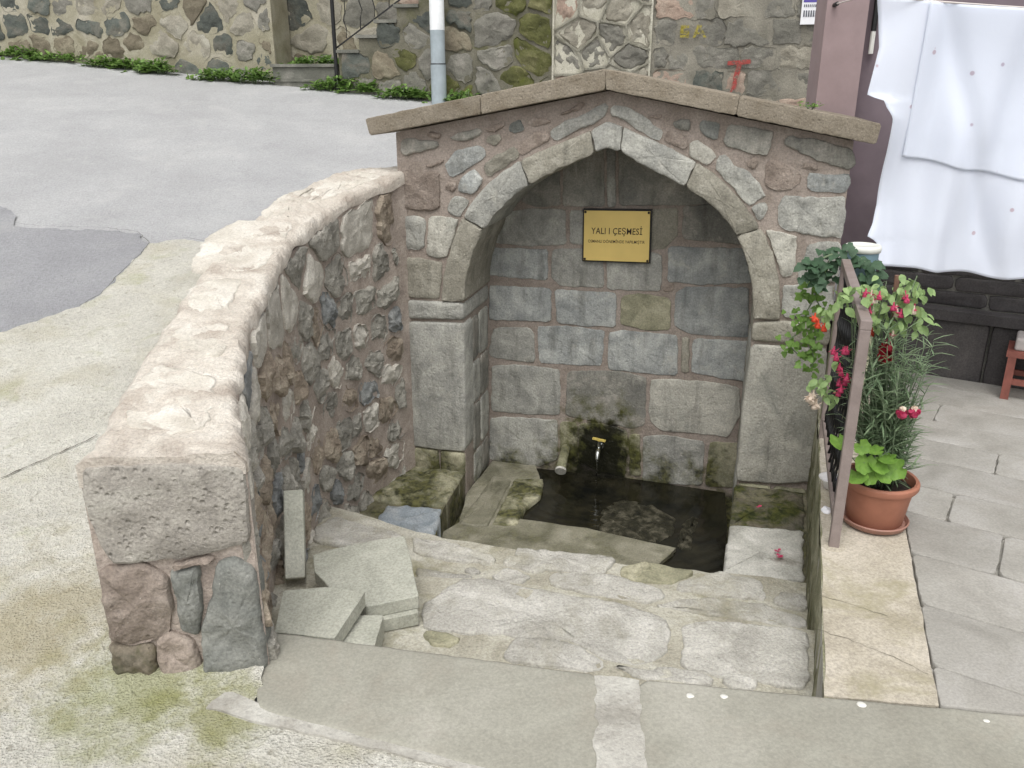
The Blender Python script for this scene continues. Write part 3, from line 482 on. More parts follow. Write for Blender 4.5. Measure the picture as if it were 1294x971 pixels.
class MB:
    def __init__(s): s.v = []; s.f = []
    def add(s, v, f):
        b = len(s.v); s.v += [Vector(x) for x in v]; s.f += [tuple(i + b for i in q) for q in f]
    def box(s, c, d, rot=None):
        vs = [Vector((x * d[0] / 2, y * d[1] / 2, z * d[2] / 2)) for z in (-1, 1) for y in (-1, 1) for x in (-1, 1)]
        if rot is not None: vs = [rot @ v for v in vs]
        s.add([v + Vector(c) for v in vs], [(0, 2, 3, 1), (4, 5, 7, 6), (0, 1, 5, 4), (2, 6, 7, 3), (0, 4, 6, 2), (1, 3, 7, 5)])
    def bar(s, a, b, w, h, up=Vector((0, 0, 1))):
        a = Vector(a); b = Vector(b); d = (b - a).normalized()
        x = d.cross(up)
        if x.length < 1e-4: x = Vector((1, 0, 0))
        x.normalize(); y = x.cross(d).normalized()
        vs = [p + x * sx * w / 2 + y * sy * h / 2 for p in (a, b) for sx, sy in ((-1, -1), (1, -1), (1, 1), (-1, 1))]
        s.add(vs, [(3, 2, 1, 0), (4, 5, 6, 7), (0, 1, 5, 4), (1, 2, 6, 5), (2, 3, 7, 6), (3, 0, 4, 7)])
    def tube(s, pts, rad, n=8, cap=True):
        pts = [Vector(p) for p in pts]
        rings = []
        for i, p in enumerate(pts):
            d = (pts[min(i + 1, len(pts) - 1)] - pts[max(i - 1, 0)]).normalized()
            x = d.cross(Vector((0, 0, 1)))
            if x.length < 1e-3: x = Vector((1, 0, 0))
            x.normalize(); y = x.cross(d)
            r = rad[i] if isinstance(rad, (list, tuple)) else rad
            rings.append([p + (x * math.cos(2 * math.pi * k / n) + y * math.sin(2 * math.pi * k / n)) * r for k in range(n)])
        v = [q for r in rings for q in r]; f = []
        for i in range(len(rings) - 1):
            for k in range(n):
                f.append((i * n + k, i * n + (k + 1) % n, (i + 1) * n + (k + 1) % n, (i + 1) * n + k))
        if cap: f += [tuple(range(n))[::-1], tuple((len(rings) - 1) * n + k for k in range(n))]
        s.add(v, f)
    def lathe(s, c, prof, n=32):
        c = Vector(c); v = []; f = []
        for r, z in prof:
            v += [c + Vector((r * math.cos(2 * math.pi * k / n), r * math.sin(2 * math.pi * k / n), z)) for k in range(n)]
        for i in range(len(prof) - 1):
            for k in range(n): f.append((i * n + k, i * n + (k + 1) % n, (i + 1) * n + (k + 1) % n, (i + 1) * n + k))
        s.add(v, f)
    def prism(s, poly, fm, n0, n1):
        """polygon (a,b) extruded from n0 to n1 through the mapping fm"""
        from mathutils.geometry import tessellate_polygon
        ar = sum(poly[i][0] * poly[(i + 1) % len(poly)][1] - poly[(i + 1) % len(poly)][0] * poly[i][1] for i in range(len(poly)))
        if ar < 0: poly = poly[::-1]
        k = len(poly)
        tri = tessellate_polygon([[Vector((a, b, 0)) for a, b in poly]])
        v = [fm(a, b, n1) for a, b in poly] + [fm(a, b, n0) for a, b in poly]
        f = []
        for t in tri:
            a, b, c = [Vector(poly[i] + (0,)) if isinstance(poly[i], tuple) else Vector((poly[i][0], poly[i][1], 0)) for i in t]
            if (b - a).cross(c - a).z < 0: t = t[::-1]
            f.append(tuple(t)); f.append(tuple(i + k for i in t[::-1]))
        for i in range(k):
            j = (i + 1) % k
            f.append((i, i + k, j + k, j))
        s.add(v, f)
    def build(s, name, mat, parent=None, smooth=False, auto=None):
        return mesh_obj(name, s.v, s.f, mat, parent, smooth, auto)
def HZ(z0):
    return lambda a, b, n: Vector((a, b, z0 + n))
def area(p): return .5 * sum(p[i][0] * p[(i + 1) % len(p)][1] - p[(i + 1) % len(p)][0] * p[i][1] for i in range(len(p)))
def rounded(poly, cut=.12, times=1):
    for _ in range(times):
        r = []
        for i in range(len(poly)):
            a, b = poly[i], poly[(i + 1) % len(poly)]
            L = math.hypot(b[0] - a[0], b[1] - a[1])
            c = min(cut, .35 * L) / max(L, 1e-6)
            r += [(a[0] + (b[0] - a[0]) * c, a[1] + (b[1] - a[1]) * c), (b[0] - (b[0] - a[0]) * c, b[1] - (b[1] - a[1]) * c)]
        poly = r
    return poly
def resample(poly, n):
    P = poly + [poly[0]]
    L = [0]
    for i in range(len(poly)): L.append(L[-1] + math.hypot(P[i + 1][0] - P[i][0], P[i + 1][1] - P[i][1]))
    out = []; j = 0
    for k in range(n):
        t = L[-1] * k / n
        while L[j + 1] < t: j += 1
        u = (t - L[j]) / max(1e-9, L[j + 1] - L[j])
        out.append((P[j][0] + (P[j + 1][0] - P[j][0]) * u, P[j][1] + (P[j + 1][1] - P[j][1]) * u))
    return out
def stone(name, poly, fm, mat, parent, proud=.012, back=.04, edge=.008, jit=.003, face=.003, n=None, seed=None, corner=.008, ffreq=14, gap=0., tilt=0., facet=0., sharp=None):
    """one stone: rounded uneven outline, chamfered arris, dressed or broken face"""
    if area(poly) < 0: poly = poly[::-1]
    poly = rounded(list(poly), corner, 2)
    per = sum(math.hypot(poly[i][0] - poly[i - 1][0], poly[i][1] - poly[i - 1][1]) for i in range(len(poly)))
    if n is None: n = int(max(18, min(64, per / .022)))
    P = resample(poly, n)
    sd = seed if seed is not None else random.uniform(0, 900)
    nor = []
    for i in range(n):
        a, b = P[i - 1], P[(i + 1) % n]
        dx, dy = b[0] - a[0], b[1] - a[1]; L = math.hypot(dx, dy) or 1
        nor.append((-dy / L, dx / L))          # inward for counter-clockwise
    Q = []
    for i in range(n):
        k = gap + jit * (noise.noise(Vector((P[i][0] * 22, P[i][1] * 22, sd))) + .6 * noise.noise(Vector((P[i][0] * 60, P[i][1] * 60, sd))))
        Q.append((P[i][0] + nor[i][0] * k, P[i][1] + nor[i][1] * k))
    cx = sum(p[0] for p in Q) / n; cy = sum(p[1] for p in Q) / n
    ta, tb = random.uniform(-tilt, tilt), random.uniform(-tilt, tilt)
    ext = max(math.hypot(p[0] - cx, p[1] - cy) for p in Q)
    planes = []
    if facet:
        for _ in range(5):
            th = random.uniform(0, 6.283); planes.append((math.cos(th) * random.uniform(.1, 1), math.sin(th) * random.uniform(.1, 1), random.uniform(-.2, .45)))
    def fz(a, b, k=1.):
        w = Vector((a * ffreq, b * ffreq, sd))
        h = face * k * (noise.noise(w) * 1.4 + .7 * noise.noise(w * 2.7) + .4 * noise.noise(w * 6.1)) + (a - cx) * ta + (b - cy) * tb
        if planes: h += facet * min(pa * (a - cx) / ext + pb * (b - cy) / ext + pc for pa, pb, pc in planes)
        return h
    def inset(d):
        return [(Q[i][0] + nor[i][0] * d, Q[i][1] + nor[i][1] * d) for i in range(n)]
    rings = [[(a, b, -back) for a, b in Q], [(a, b, proud * .35 + (a - cx) * ta + (b - cy) * tb) for a, b in Q]]
    rings.append([(a, b, proud * .85 + fz(a, b, .5)) for a, b in inset(edge * .55)])
    R = inset(edge * 1.5)
    rings.append([(a, b, proud + fz(a, b)) for a, b in R])
    for s_ in ((.84, .68, .52, .36, .18) if facet else (.72, .42, .18)):
        rings.append([(cx + (a - cx) * s_, cy + (b - cy) * s_, proud * 1.08 + fz(cx + (a - cx) * s_, cy + (b - cy) * s_)) for a, b in R])
    V = [fm(*p) for r in rings for p in r]
    V.append(fm(cx, cy, proud * 1.1 + fz(cx, cy)))
    F = []
    for r in range(len(rings) - 1):
        for i in range(n):
            j = (i + 1) % n
            F.append((r * n + i, r * n + j, (r + 1) * n + j, (r + 1) * n + i))
    t = (len(rings) - 1) * n
    for i in range(n): F.append((t + i, t + (i + 1) % n, len(V) - 1))
    return mesh_obj(name, V, F, mat, parent, smooth=True) if sharp is None else mesh_obj(name, V, F, mat, parent, auto=sharp)
def clip(poly, a, b, c):
    """keep a*x+b*y<=c"""
    r = []
    for i in range(len(poly)):
        p, q = poly[i], poly[(i + 1) % len(poly)]
        dp, dq = a * p[0] + b * p[1] - c, a * q[0] + b * q[1] - c
        if dp <= 0: r.append(p)
        if dp * dq < 0:
            t = dp / (dp - dq)
            r.append((p[0] + (q[0] - p[0]) * t, p[1] + (q[1] - p[1]) * t))
    return r
def voronoi(sites, dom, rmax):
    cells = []
    for i, s in enumerate(sites):
        p = list(dom)
        for j, t in enumerate(sites):
            if i == j or abs(s[0] - t[0]) > rmax or abs(s[1] - t[1]) > rmax: continue
            a, b = t[0] - s[0], t[1] - s[1]
            p = clip(p, a, b, (t[0] ** 2 + t[1] ** 2 - s[0] ** 2 - s[1] ** 2) / 2)
            if not p: break
        cells.append(p)
    return cells
def shrink(poly, d):
    """inset of a convex polygon"""
    if area(poly) < 0: poly = poly[::-1]
    r = list(poly)
    for i in range(len(poly)):
        a, b = poly[i], poly[(i + 1) % len(poly)]
        dx, dy = b[0] - a[0], b[1] - a[1]; L = math.hypot(dx, dy)
        if L < 1e-6: continue
        nx, ny = dy / L, -dx / L
        r = clip(r, nx, ny, nx * a[0] + ny * a[1] - d)
        if len(r) < 3: return []
    return r
def inside(p, poly):
    c = False
    for i in range(len(poly)):
        a, b = poly[i], poly[i - 1]
        if (a[1] > p[1]) != (b[1] > p[1]) and p[0] < (b[0] - a[0]) * (p[1] - a[1]) / (b[1] - a[1]) + a[0]: c = not c
    return c
def tri_sheet(name, poly, hf, mat, cell=.12, parent=None, amp=0.):
    """a ground sheet that follows the height function hf inside the outline"""
    from mathutils.geometry import delaunay_2d_cdt
    xs = [p[0] for p in poly]; ys = [p[1] for p in poly]
    pts = [Vector(p) for p in poly]; ed = [(i, (i + 1) % len(poly)) for i in range(len(poly))]
    y = min(ys)
    while y < max(ys):
        x = min(xs)
        while x < max(xs):
            p = (x + random.uniform(-.3, .3) * cell, y + random.uniform(-.3, .3) * cell)
            if inside(p, poly): pts.append(Vector(p))
            x += cell
        y += cell
    v, e, f, *_ = delaunay_2d_cdt(pts, ed, [list(range(len(poly)))], 1, 1e-5)
    vs = [Vector((p.x, p.y, hf(p.x, p.y) + amp * noise.noise(Vector((p.x * 3, p.y * 3, 5))))) for p in v]
    fs = []
    for t in f:
        a, b, c = [v[i] for i in t[:3]]
        fs.append(tuple(t) if (b - a).cross(c - a) > 0 else tuple(t[::-1]))
    return mesh_obj(name, vs, fs, mat, parent, smooth=True)

# ================================================================ ground
HOLE = [(-.93, 2.06), (-1.03, 2.6), (-1.08, 3.3), (-1.05, 4.0), (-.9, 4.6), (-.5, 5.3), (0, 5.2), (1.0, 4.95), (1.86, 4.72), (1.86, 4.3), (1.12, 2.1), (1.05, 1.72), (.3, 1.68), (-.2, 1.78), (-.7, 1.98)]
def terrain():
    xs = [-60, -40, -25, -15] + [-10 + .5 * i for i in range(15)] + [-3 + .1 * i for i in range(71)] + [4.5, 5, 6, 8, 12, 20, 40, 60]
    ys = [-60, -30, -15, -8, -4, -2, -1, 0, .5] + [1 + .1 * i for i in range(51)] + [6.5 + .5 * i for i in range(16)] + [16, 20, 30, 60]
    xs = sorted(set(round(x, 3) for x in xs)); ys = sorted(set(round(y, 3) for y in ys))
    def h(x, y):
        if x > .87 + (y - 1.9) * .386 + .05 and y < 5.45 - max(0, (x - 1.9)) * .05 and y > 1.7: return -.25
        return road_z(x, y) - .03
    v = [Vector((x, y, h(x, y))) for y in ys for x in xs]
    nx = len(xs); f = []
    for j in range(len(ys) - 1):
        for i in range(nx - 1):
            if inside(((xs[i] + xs[i + 1]) / 2, (ys[j] + ys[j + 1]) / 2), HOLE): continue
            f.append((j * nx + i, j * nx + i + 1, (j + 1) * nx + i + 1, (j + 1) * nx + i))
    o = mesh_obj('road', v, f, 'asphalt', None, smooth=False)
    tag(o, 'pale grey old asphalt road climbing to the stone walls', None, None, 'structure')
terrain()
ap = [(p[0], p[1]) for p in APRON] + [(-1.45, 5.0), (-1.1, 4.4), (-1.08, 3.3), (-1.03, 2.6), (-.93, 2.1), (-.72, 2.04), (-.75, 1.9), (-.15, 1.7), (.22, 1.6), (.22, .6), (-1.4, .6)]
left_ext = [(-3.2, 3.1), (-2.4, .6)]
ap = [(p[0], p[1]) for p in APRON][4:] + [(-1.45, 5.0), (-1.1, 4.4), (-1.08, 3.3), (-1.03, 2.6), (-.93, 2.1), (-.72, 2.04), (-.70, 1.88), (-.15, 1.70), (.25, 1.57), (.25, .4), (-2.6, .4), (-3.3, 3.0)]
def ragged(poly, step, amp, sd=3.):
    P = poly; out = []
    for i in range(len(P)):
        a, b = P[i], P[(i + 1) % len(P)]; L = math.hypot(b[0] - a[0], b[1] - a[1]); k = max(1, int(L / step))
        for t in range(k):
            x = a[0] + (b[0] - a[0]) * t / k; y = a[1] + (b[1] - a[1]) * t / k
            w = Vector((x * 9, y * 9, sd))
            out.append((x + amp * (noise.noise(w) + .7 * noise.noise(w * 3)), y + amp * (noise.noise(w + Vector((7, 3, 1))) + .7 * noise.noise(w * 3 + Vector((7, 3, 1))))))
    return out
o = tri_sheet('concrete_apron', ragged(ap, .03, .022), lambda x, y: road_z(x, y) - .006, 'apron', .1, None, .004)
tag(o, 'mossy beige concrete apron beside the curved stone wall', None, None, 'structure')
pt = [(p[0], p[1]) for p in PATCH] + [(-4.6, 5.9), (-4.4, 3.3), (-3.3, 3.05)]
o = tri_sheet('asphalt_patch', ragged(pt, .03, .030, 8.), lambda x, y: road_z(x, y) - .018, 'asphalt_dark', .2)
tag(o, 'darker grey asphalt patch in the road', None, None, 'structure')
def crack(pts, w, hf, parent=None):
    b = MB(); P = []
    for i in range(len(pts) - 1):
        for k in range(8):
            t = k / 8.; x = pts[i][0] + (pts[i + 1][0] - pts[i][0]) * t; y = pts[i][1] + (pts[i + 1][1] - pts[i][1]) * t
            P.append((x + .012 * noise.noise(Vector((x * 30, y * 30, 1))), y + .012 * noise.noise(Vector((x * 30, y * 30, 9)))))
    v = []; f = []
    for i, p in enumerate(P):
        a, c = P[max(0, i - 1)], P[min(len(P) - 1, i + 1)]
        dx, dy = c[0] - a[0], c[1] - a[1]; L = math.hypot(dx, dy); ww = w * (.4 + abs(noise.noise(Vector((i * .9, 3, w)))) * 1.6)
        for s_ in (-1, 1): v.append(Vector((p[0] - dy / L * ww * s_, p[1] + dx / L * ww * s_, hf(p[0], p[1]))))
        if i: f.append((2 * i - 2, 2 * i, 2 * i + 1, 2 * i - 1))
    b.add(v, f)
    return b
cb = crack([(p[0], p[1]) for p in CRACK], .004, lambda x, y: road_z(x, y) + .0015)
o = cb.build('pavement_crack', 'crack'); tag(o, None, None, None, 'structure')
for pts, w in (([(p[0], p[1]) for p in PATCH][2:12], .0025), ([(-2.124, 5.43), (-1.9, 5.36), (-1.6, 5.25), (-1.4, 5.15)], .003)):
    o = crack(pts, w, lambda x, y: road_z(x, y) - .0005).build('pavement_crack', 'crack'); tag(o, None, None, None, 'structure')
# kerb slabs across the head of the steps
kerb = empty('kerb', (0.2, 1.8, -.3), 'flat stone kerb slabs across the head of the steps', None, None, 'structure')
stone('kerb_slab', [(-.745, 2.20), (.262, 1.995), (.235, 1.75), (.195, 1.56), (-.174, 1.683), (-.70, 1.86), (-.735, 2.03)], HZ(0), 'kerb', kerb, proud=.004, back=.3, edge=.01, jit=.004, face=.0015, corner=.02, n=80)
stone('kerb_slab', [(.345, 1.982), (.866, 1.906), (1.382, 1.832), (2.6, 1.66), (2.6, 1.0), (.28, 1.0), (.30, 1.5)], HZ(0), 'kerb', kerb, proud=.004, back=.3, edge=.01, jit=.004, face=.0015, corner=.02, n=90)
b = MB(); b.prism(ragged([(.24, 1.998), (.36, 1.98), (.325, 1.5), (.31, 1.02), (.17, 1.02), (.20, 1.55)], .02, .018), HZ(0), -.25, .006); b.build('mortar_joint', 'joint', kerb)
b = MB(); b.prism(ragged([(-.80, 1.935), (-.68, 1.875), (-.174, 1.70), (.22, 1.57), (.2, 1.51), (-.10, 1.632), (-.42, 1.735), (-.7, 1.815), (-.84, 1.862)], .025, .010), HZ(0), -.05, .0018); b.build('mortar_joint', 'joint', kerb)
b = MB(); b.prism([(.30, 1.03), (.24, 1.03), (.20, 1.5), (.27, 1.97), (.33, 1.96), (.29, 1.5)], HZ(0), -.24, -.02); b.build('mortar_bed', 'joint', kerb)
b = MB(); b.prism([(.9, 1.0), (2.58, 1.02), (2.58, 1.6), (.9, 1.84)], HZ(0), -.3, -.27); b.build('mortar_bed', 'joint', kerb)

# ================================================================ patio
patio = empty('patio', (1.8, 3.0, -.3), 'grey paved patio behind the railing', None, None, 'structure')
PE0, PE1 = Vector((.868, 1.908)), Vector((1.640, 4.20))          # left edge
pe = (PE1 - PE0).normalized()
b = MB()
pp = [(.868, 1.912), (2.58, 1.675), (5.2, 1.4), (5.2, 5.2), (1.9, 5.4), (1.655, 4.19)]
b.prism(pp, HZ(0), -.24, -.022); b.build('patio_bed', 'joint', patio)
# retaining side of the patio, seen from the steps
v = []; f = []; L = (PE1 - PE0).length; nx, nz = 60, 14
for i in range(nx + 1):
    for k in range(nz + 1):
        p = PE0 + pe * (L * i / nx); z = -.95 + .945 * k / nz
        d = .010 * noise.noise(Vector((p.y * 3, z * 9, 2))) + .007 * noise.noise(Vector((p.y * 14, z * 4, 8)))
        v.append(Vector((p.x - d * .93, p.y + d * .36, z)))
for i in range(nx):
    for k in range(nz): f.append((i * (nz + 1) + k, i * (nz + 1) + k + 1, (i + 1) * (nz + 1) + k + 1, (i + 1) * (nz + 1) + k))
base = len(v)
v += [Vector((PE0.x, PE0.y, -.005)), Vector((PE1.x, PE1.y, -.005)), Vector((PE1.x + .1, PE1.y, -.005)), Vector((PE0.x + .1, PE0.y, -.005))]
f.append((base, base + 3, base + 2, base + 1))
mesh_obj('patio_side', v, f, 'mossycement', patio, smooth=True)
strip = [(.872, 1.912), (1.172, 1.872), (1.46, 2.70), (2.05, 4.4), (1.70, 4.4), (1.642, 4.19)]
b = MB(); b.prism(ragged(strip, .06, .006), HZ(0), -.02, -.0005); b.build('cement_strip', 'cement', patio)
for pts in ([(.93, 2.23), (1.05, 2.16), (1.17, 2.05), (1.21, 2.0)], [(1.0, 2.42), (1.1, 2.36), (1.22, 2.28)]):
    crack(pts, .0010, lambda x, y: .001).build('hairline_crack', 'crack', patio)
E1 = Vector((math.cos(math.radians(33)), -math.sin(math.radians(33)))); E2 = Vector((math.sin(math.radians(33)), math.cos(math.radians(33))))
Q0 = Vector((1.56, 3.0))
rows = [-1.62, -1.3, -.98, -.66, -.33, 0, .28, .58, .84, 1.12, 1.4, 1.7, 2.0, 2.3]
for r in range(len(rows) - 1):
    s_ = -3.2 + random.uniform(0, .5)
    while s_ < 4.2:
        w = random.uniform(.55, 1.05)
        c = [(s_, rows[r]), (s_ + w, rows[r]), (s_ + w, rows[r + 1]), (s_, rows[r + 1])]
        s_ += w
        P = [tuple(Q0 + E1 * a + E2 * b_) for a, b_ in c]
        P = clip(P, -.944, .330, -.944 * 1.172 + .330 * 1.872)           # right of the cement strip
        P = clip(P, -(E2.x), -(E2.y), -(E2.x * 1.1 + E2.y * 1.2)) if P else P
        P = clip(P, -.134, -.991, -(.134 * 1.382 + .991 * 1.842)) if P else P   # behind the kerb slab
        P = clip(P, .53, .848, .53 * 2.415 + .848 * 4.71) if P else P       # up to the plinth of the house
        P = clip(P, 1, 0, 4.6) if P else P
        if len(P) < 3 or abs(area(P)) < .012: continue
        P = shrink(P, random.choice((.002, .002, .003, .006)))
        if len(P) < 3: continue
        stone('paving_slab', P, HZ(0), 'paving', patio, proud=.002, back=.02, edge=.003, jit=.004, face=.0015, corner=.008, ffreq=6)

# ================================================================ steps and floor of the well
steps = empty('steps', (0, 2.8, -.9), 'rough flagstone steps leading down to the fountain', None, None, 'structure')
t1 = [(-1.0, 2.9), (-.55, 2.87)] + list(T1) + [(1.14, 2.5), (.9, 1.95), (.3, 1.96), (-.7, 2.16), (-.95, 2.3)]
def bed(name, poly, z, mat, thick, amp=.012):
    from mathutils.geometry import delaunay_2d_cdt
    poly = ragged(poly, .05, .012)
    b = MB(); b.prism(poly, HZ(z), -thick, -.03); b.build(name, mat, steps)
    o = tri_sheet(name + '_surface', poly, lambda x, y: z - .005 + amp * noise.noise(Vector((x * 5, y * 5, 1))), mat, .05, steps)
    return o
M['flagbed'] = stone_mat('flag_bedding', (146, 141, 126), (170, 166, 152), (192, 189, 178), scale=5, bump=.9, speck=.1, vary=.02, stain=.7, stain_col=(116, 112, 74))
bed('tread', t1, -.22, 'flagbed', .7)
t2 = [(-1.02, 3.95)] + list(T2[1:]) + [(1.46, 3.3), (1.10, 2.45), (.5, 2.6), (-.2, 2.8), (-1.0, 2.86)]
bed('tread', t2, -.45, 'flagbed', .45)
for c, p in FLAG1: stone('flagstone', p, HZ(-.22), c, steps, proud=.006, back=.03, edge=.009, jit=.013, face=.009, corner=.010, ffreq=12, gap=-.004)
for c, p in FLAG2: stone('flagstone', p, HZ(-.45), c, steps, proud=.008, back=.03, edge=.009, jit=.013, face=.010, corner=.010, ffreq=12, gap=-.004)
# floor of the well, shallow pool under the tap
b = MB(); b.prism([(-1.0, 3.4), (1.3, 3.0), (1.75, 4.2), (1.62, 4.75), (-.5, 5.3), (-1.0, 4.2)], HZ(0), -1.05, -.86); b.build('well_floor', 'mortar_wet', steps)
fl = [(-.75, 3.9), (-.42, 4.18), (-.31, 4.32), (-.28, 4.7), (-.12, 5.2), (.16, 5.14), (.19, 4.72), (.03, 4.37), (.43, 4.25), (.9, 4.03), (.78, 3.87), (1.06, 3.72), (1.1, 3.3), (-.6, 3.55)]
b = MB(); b.prism(ragged(fl, .05, .006), HZ(0), -.90, -.782); b.build('floor_slab', 'wetstone', steps)
for p in NFLOOR: stone('flagstone', p, HZ(-.785), 'wetstone' if p is NFLOOR[0] else 'm', steps, proud=.015, back=.03, edge=.012, jit=.008, face=.004)
for p in SLIME: stone('flagstone', p, HZ(-.83), 'slime', steps, proud=.032, back=.05, edge=.02, jit=.010, face=.008, ffreq=18)
wp = [(.0, 4.33), (.42, 4.22), (.89, 4.0), (.76, 3.86), (1.06, 3.68), (1.24, 4.27), (1.34, 4.74), (.2, 5.16), (.1, 5.16), (.17, 4.70)]
o = tri_sheet('basin_water', wp, lambda x, y: -.803, 'water', .1); tag(o, 'dark shallow water in the stone basin under the tap', None, None, 'structure')

# ================================================================ the fountain
fountain = empty('fountain', FM(1.18, -.9, -.25), 'arched grey stone fountain with gabled slab roof and pointed niche', 'fountain')
core = [(.008, -.95), (.008, 1.366), (1.172, 1.582), (2.368, 1.356), (2.368, -.95), (1.988, -.95), (1.988, .44)]
intr = [(u, z) for u, z in INTR]
core += [(u + (.008 if u > 1.175 else -.008), z + .008) for u, z in intr[::-1]] + [(.375, .43), (.375, -.95)]
b = MB(); b.prism(core, FM, -.5, -.003); b.build('mortar_core', 'mortar', fountain)
b = MB(); b.prism([(.3, -.95), (2.07, -.95), (2.07, 1.4), (1.172, 1.55), (.3, 1.4)], FM, -.78, -.502); b.build('niche_back', 'mortar', fountain)
b = MB(); b.prism([(.03, -.9), (2.34, -.9), (2.34, 1.33), (1.172, 1.56), (.03, 1.34)], FM, -.80, -.785); b.build('rear_wall', 'mortar_wall', fountain)
for kind, c, p in FACE:
    if kind == 'arch_stone': stone(kind, p, FM, c, fountain, proud=.024, back=.49, edge=.006, jit=.005, face=.0045, corner=.006, ffreq=22, sharp=.6)
    elif kind in ('impost', 'pier'): stone(kind, p, FM, c, fountain, proud=.020, back=.49 if kind == 'impost' else .14, edge=.009, jit=.003, face=.004, corner=.012, n=72)
    else: stone(kind, p, FM, c, fountain, proud=random.uniform(.006, .016), back=.04, edge=.006, jit=.009, face=.006, corner=.006, facet=.010, sharp=.55)
for c, p in NICHE:
    stone('niche_stone', p, lambda u, z, n: FM(u, z, n - ND - .003), c, fountain, proud=random.uniform(.006, .011), back=.05, edge=.005, jit=.006, face=.004, corner=.006, gap=-.004, ffreq=20, sharp=.6)
# jamb stones inside the niche
RL = lambda a, z, n: FM(.374 + n, z, -a)
RR = lambda a, z, n: FM(1.989 - n, z, a)
for fmr, sg in ((RL, 1), (RR, -1)):
    z = -.80
    while z < .30:
        h = random.uniform(.2, .33); h = min(h, .315 - z)
        if h < .06: break
        k = random.uniform(.25, .38)
        for a0, a1 in ((.155, k), (k + .015, .485)):
            P = [(a0, z + .01 - .01), (a1, z + random.uniform(0, .02)), (a1, z + h - .012), (a0, z + h - .014)]
            if sg < 0: P = [(-a, q_) for a, q_ in P]
            stone('jamb_stone', P, fmr, random.choice('gtgd'), fountain, proud=.010, back=.03, edge=.008, jit=.004, face=.004, corner=.015)
        z += h
# foundations under the piers
for u0, u1, z0 in ((.012, .2, -.66), (.212, .372, -.66), (1.992, 2.17, -.56), (2.182, 2.362, -.56)):
    stone('foundation_stone', [(u0, z0), (u1, z0), (u1, -.508), (u0, -.508)], FM, 'm', fountain, proud=.018, back=.04, edge=.012, jit=.006, face=.008)
# roof slabs
rp = ROOF
for q_ in ((0, 1, 3, 2), (2, 3, 5, 4), (4, 5, 7, 6), (6, 7, 9, 8)):
    stone('roof_slab', [rp[i] for i in q_], lambda u, z, n: FM(u, z, n + .095), 'roof', fountain, proud=.005, back=.95, edge=.003, jit=.0025, face=.0006, corner=.003, gap=.0010, n=80, ffreq=30)
# seats beside the pool
b = MB(); b.prism([(-.66, 4.79), (-.29, 4.69), (-.315, 4.56), (-.39, 4.22), (-.405, 3.92), (-.72, 3.98), (-.98, 4.0), (-.86, 4.5)], HZ(0), -.95, -.645); b.build('left_seat', 'mortar_wet', fountain)
stone('seat_slab', [(-.64, 4.78), (-.295, 4.685), (-.32, 4.55), (-.385, 4.24), (-.70, 4.28), (-.84, 4.35), (-.78, 4.6)], HZ(-.645), 'm', fountain, proud=.016, back=.16, edge=.015, jit=.010, face=.012, n=60)
o = stone('seat_slab', [(-.39, 4.21), (-.405, 3.925), (-.70, 3.985), (-.74, 4.10), (-.71, 4.24)], HZ(-.645), 'blue_paint', fountain, proud=.018, back=.16, edge=.015, jit=.010, face=.014, n=60)
o['label'] = 'pale blue painted seat stone'
b = MB(); b.prism([(1.262, 4.27), (1.60, 4.17), (1.635, 4.17), (1.325, 3.25), (.97, 3.33)], HZ(0), -.95, -.515); b.build('right_seat', 'mortar_wet', fountain)
stone('seat_slab', [(1.115, 3.80), (1.26, 4.25), (1.61, 4.16), (1.475, 3.74), (1.30, 3.77)], HZ(-.515), 'q', fountain, proud=.008, back=.1, edge=.02, jit=.012, face=.016, n=60)
stone('seat_slab', [(.966, 3.335), (1.11, 3.785), (1.30, 3.755), (1.465, 3.72), (1.318, 3.27)], HZ(-.515), 'seat', fountain, proud=.02, back=.12, edge=.015, jit=.010, face=.006, n=70)
# tap and overflow pipe
b = MB()
b.tube([FM(1.13, -.585, -.5), FM(1.13, -.585, -.485)], .022, 14)
b.tube([FM(1.13, -.585, -.49), FM(1.13, -.583, -.44), FM(1.13, -.585, -.40), FM(1.13, -.60, -.375), FM(1.13, -.63, -.367)], [.015, .018, .017, .015, .014], 12)
b.tube([FM(1.13, -.585, -.43), FM(1.13, -.55, -.43), FM(1.13, -.53, -.43)], [.014, .012, .008], 12)
tap = b.build('tap', 'chrome', fountain, auto=.7)
b = MB(); b.bar(FM(1.088, -.514, -.43), FM(1.172, -.521, -.42), .020, .010); b.tube([FM(1.13, -.53, -.43), FM(1.13, -.518, -.43)], .009, 10); b.build('handle', 'brass_handle', tap)
b = MB(); b.tube([FM(1.13, -.63, -.367), FM(1.13, -.72, -.366), FM(1.13, -.803, -.366)], [.004, .003, .0025], 8); b.build('water_stream', 'stream', tap, smooth=True)
b = MB(); b.tube([FM(.90, -.63, -.52), FM(.905, -.66, -.40), FM(.908, -.685, -.33), FM(.910, -.70, -.295)], [.030, .031, .032, .032], 16)
pipe = b.build('overflow_pipe', 'mossycement', fountain, auto=.7)
b = MB(); b.tube([FM(.9095, -.696, -.302), FM(.9105, -.7035, -.288)], .036, 18); b.build('pipe_collar', 'seat', pipe, auto=.7)

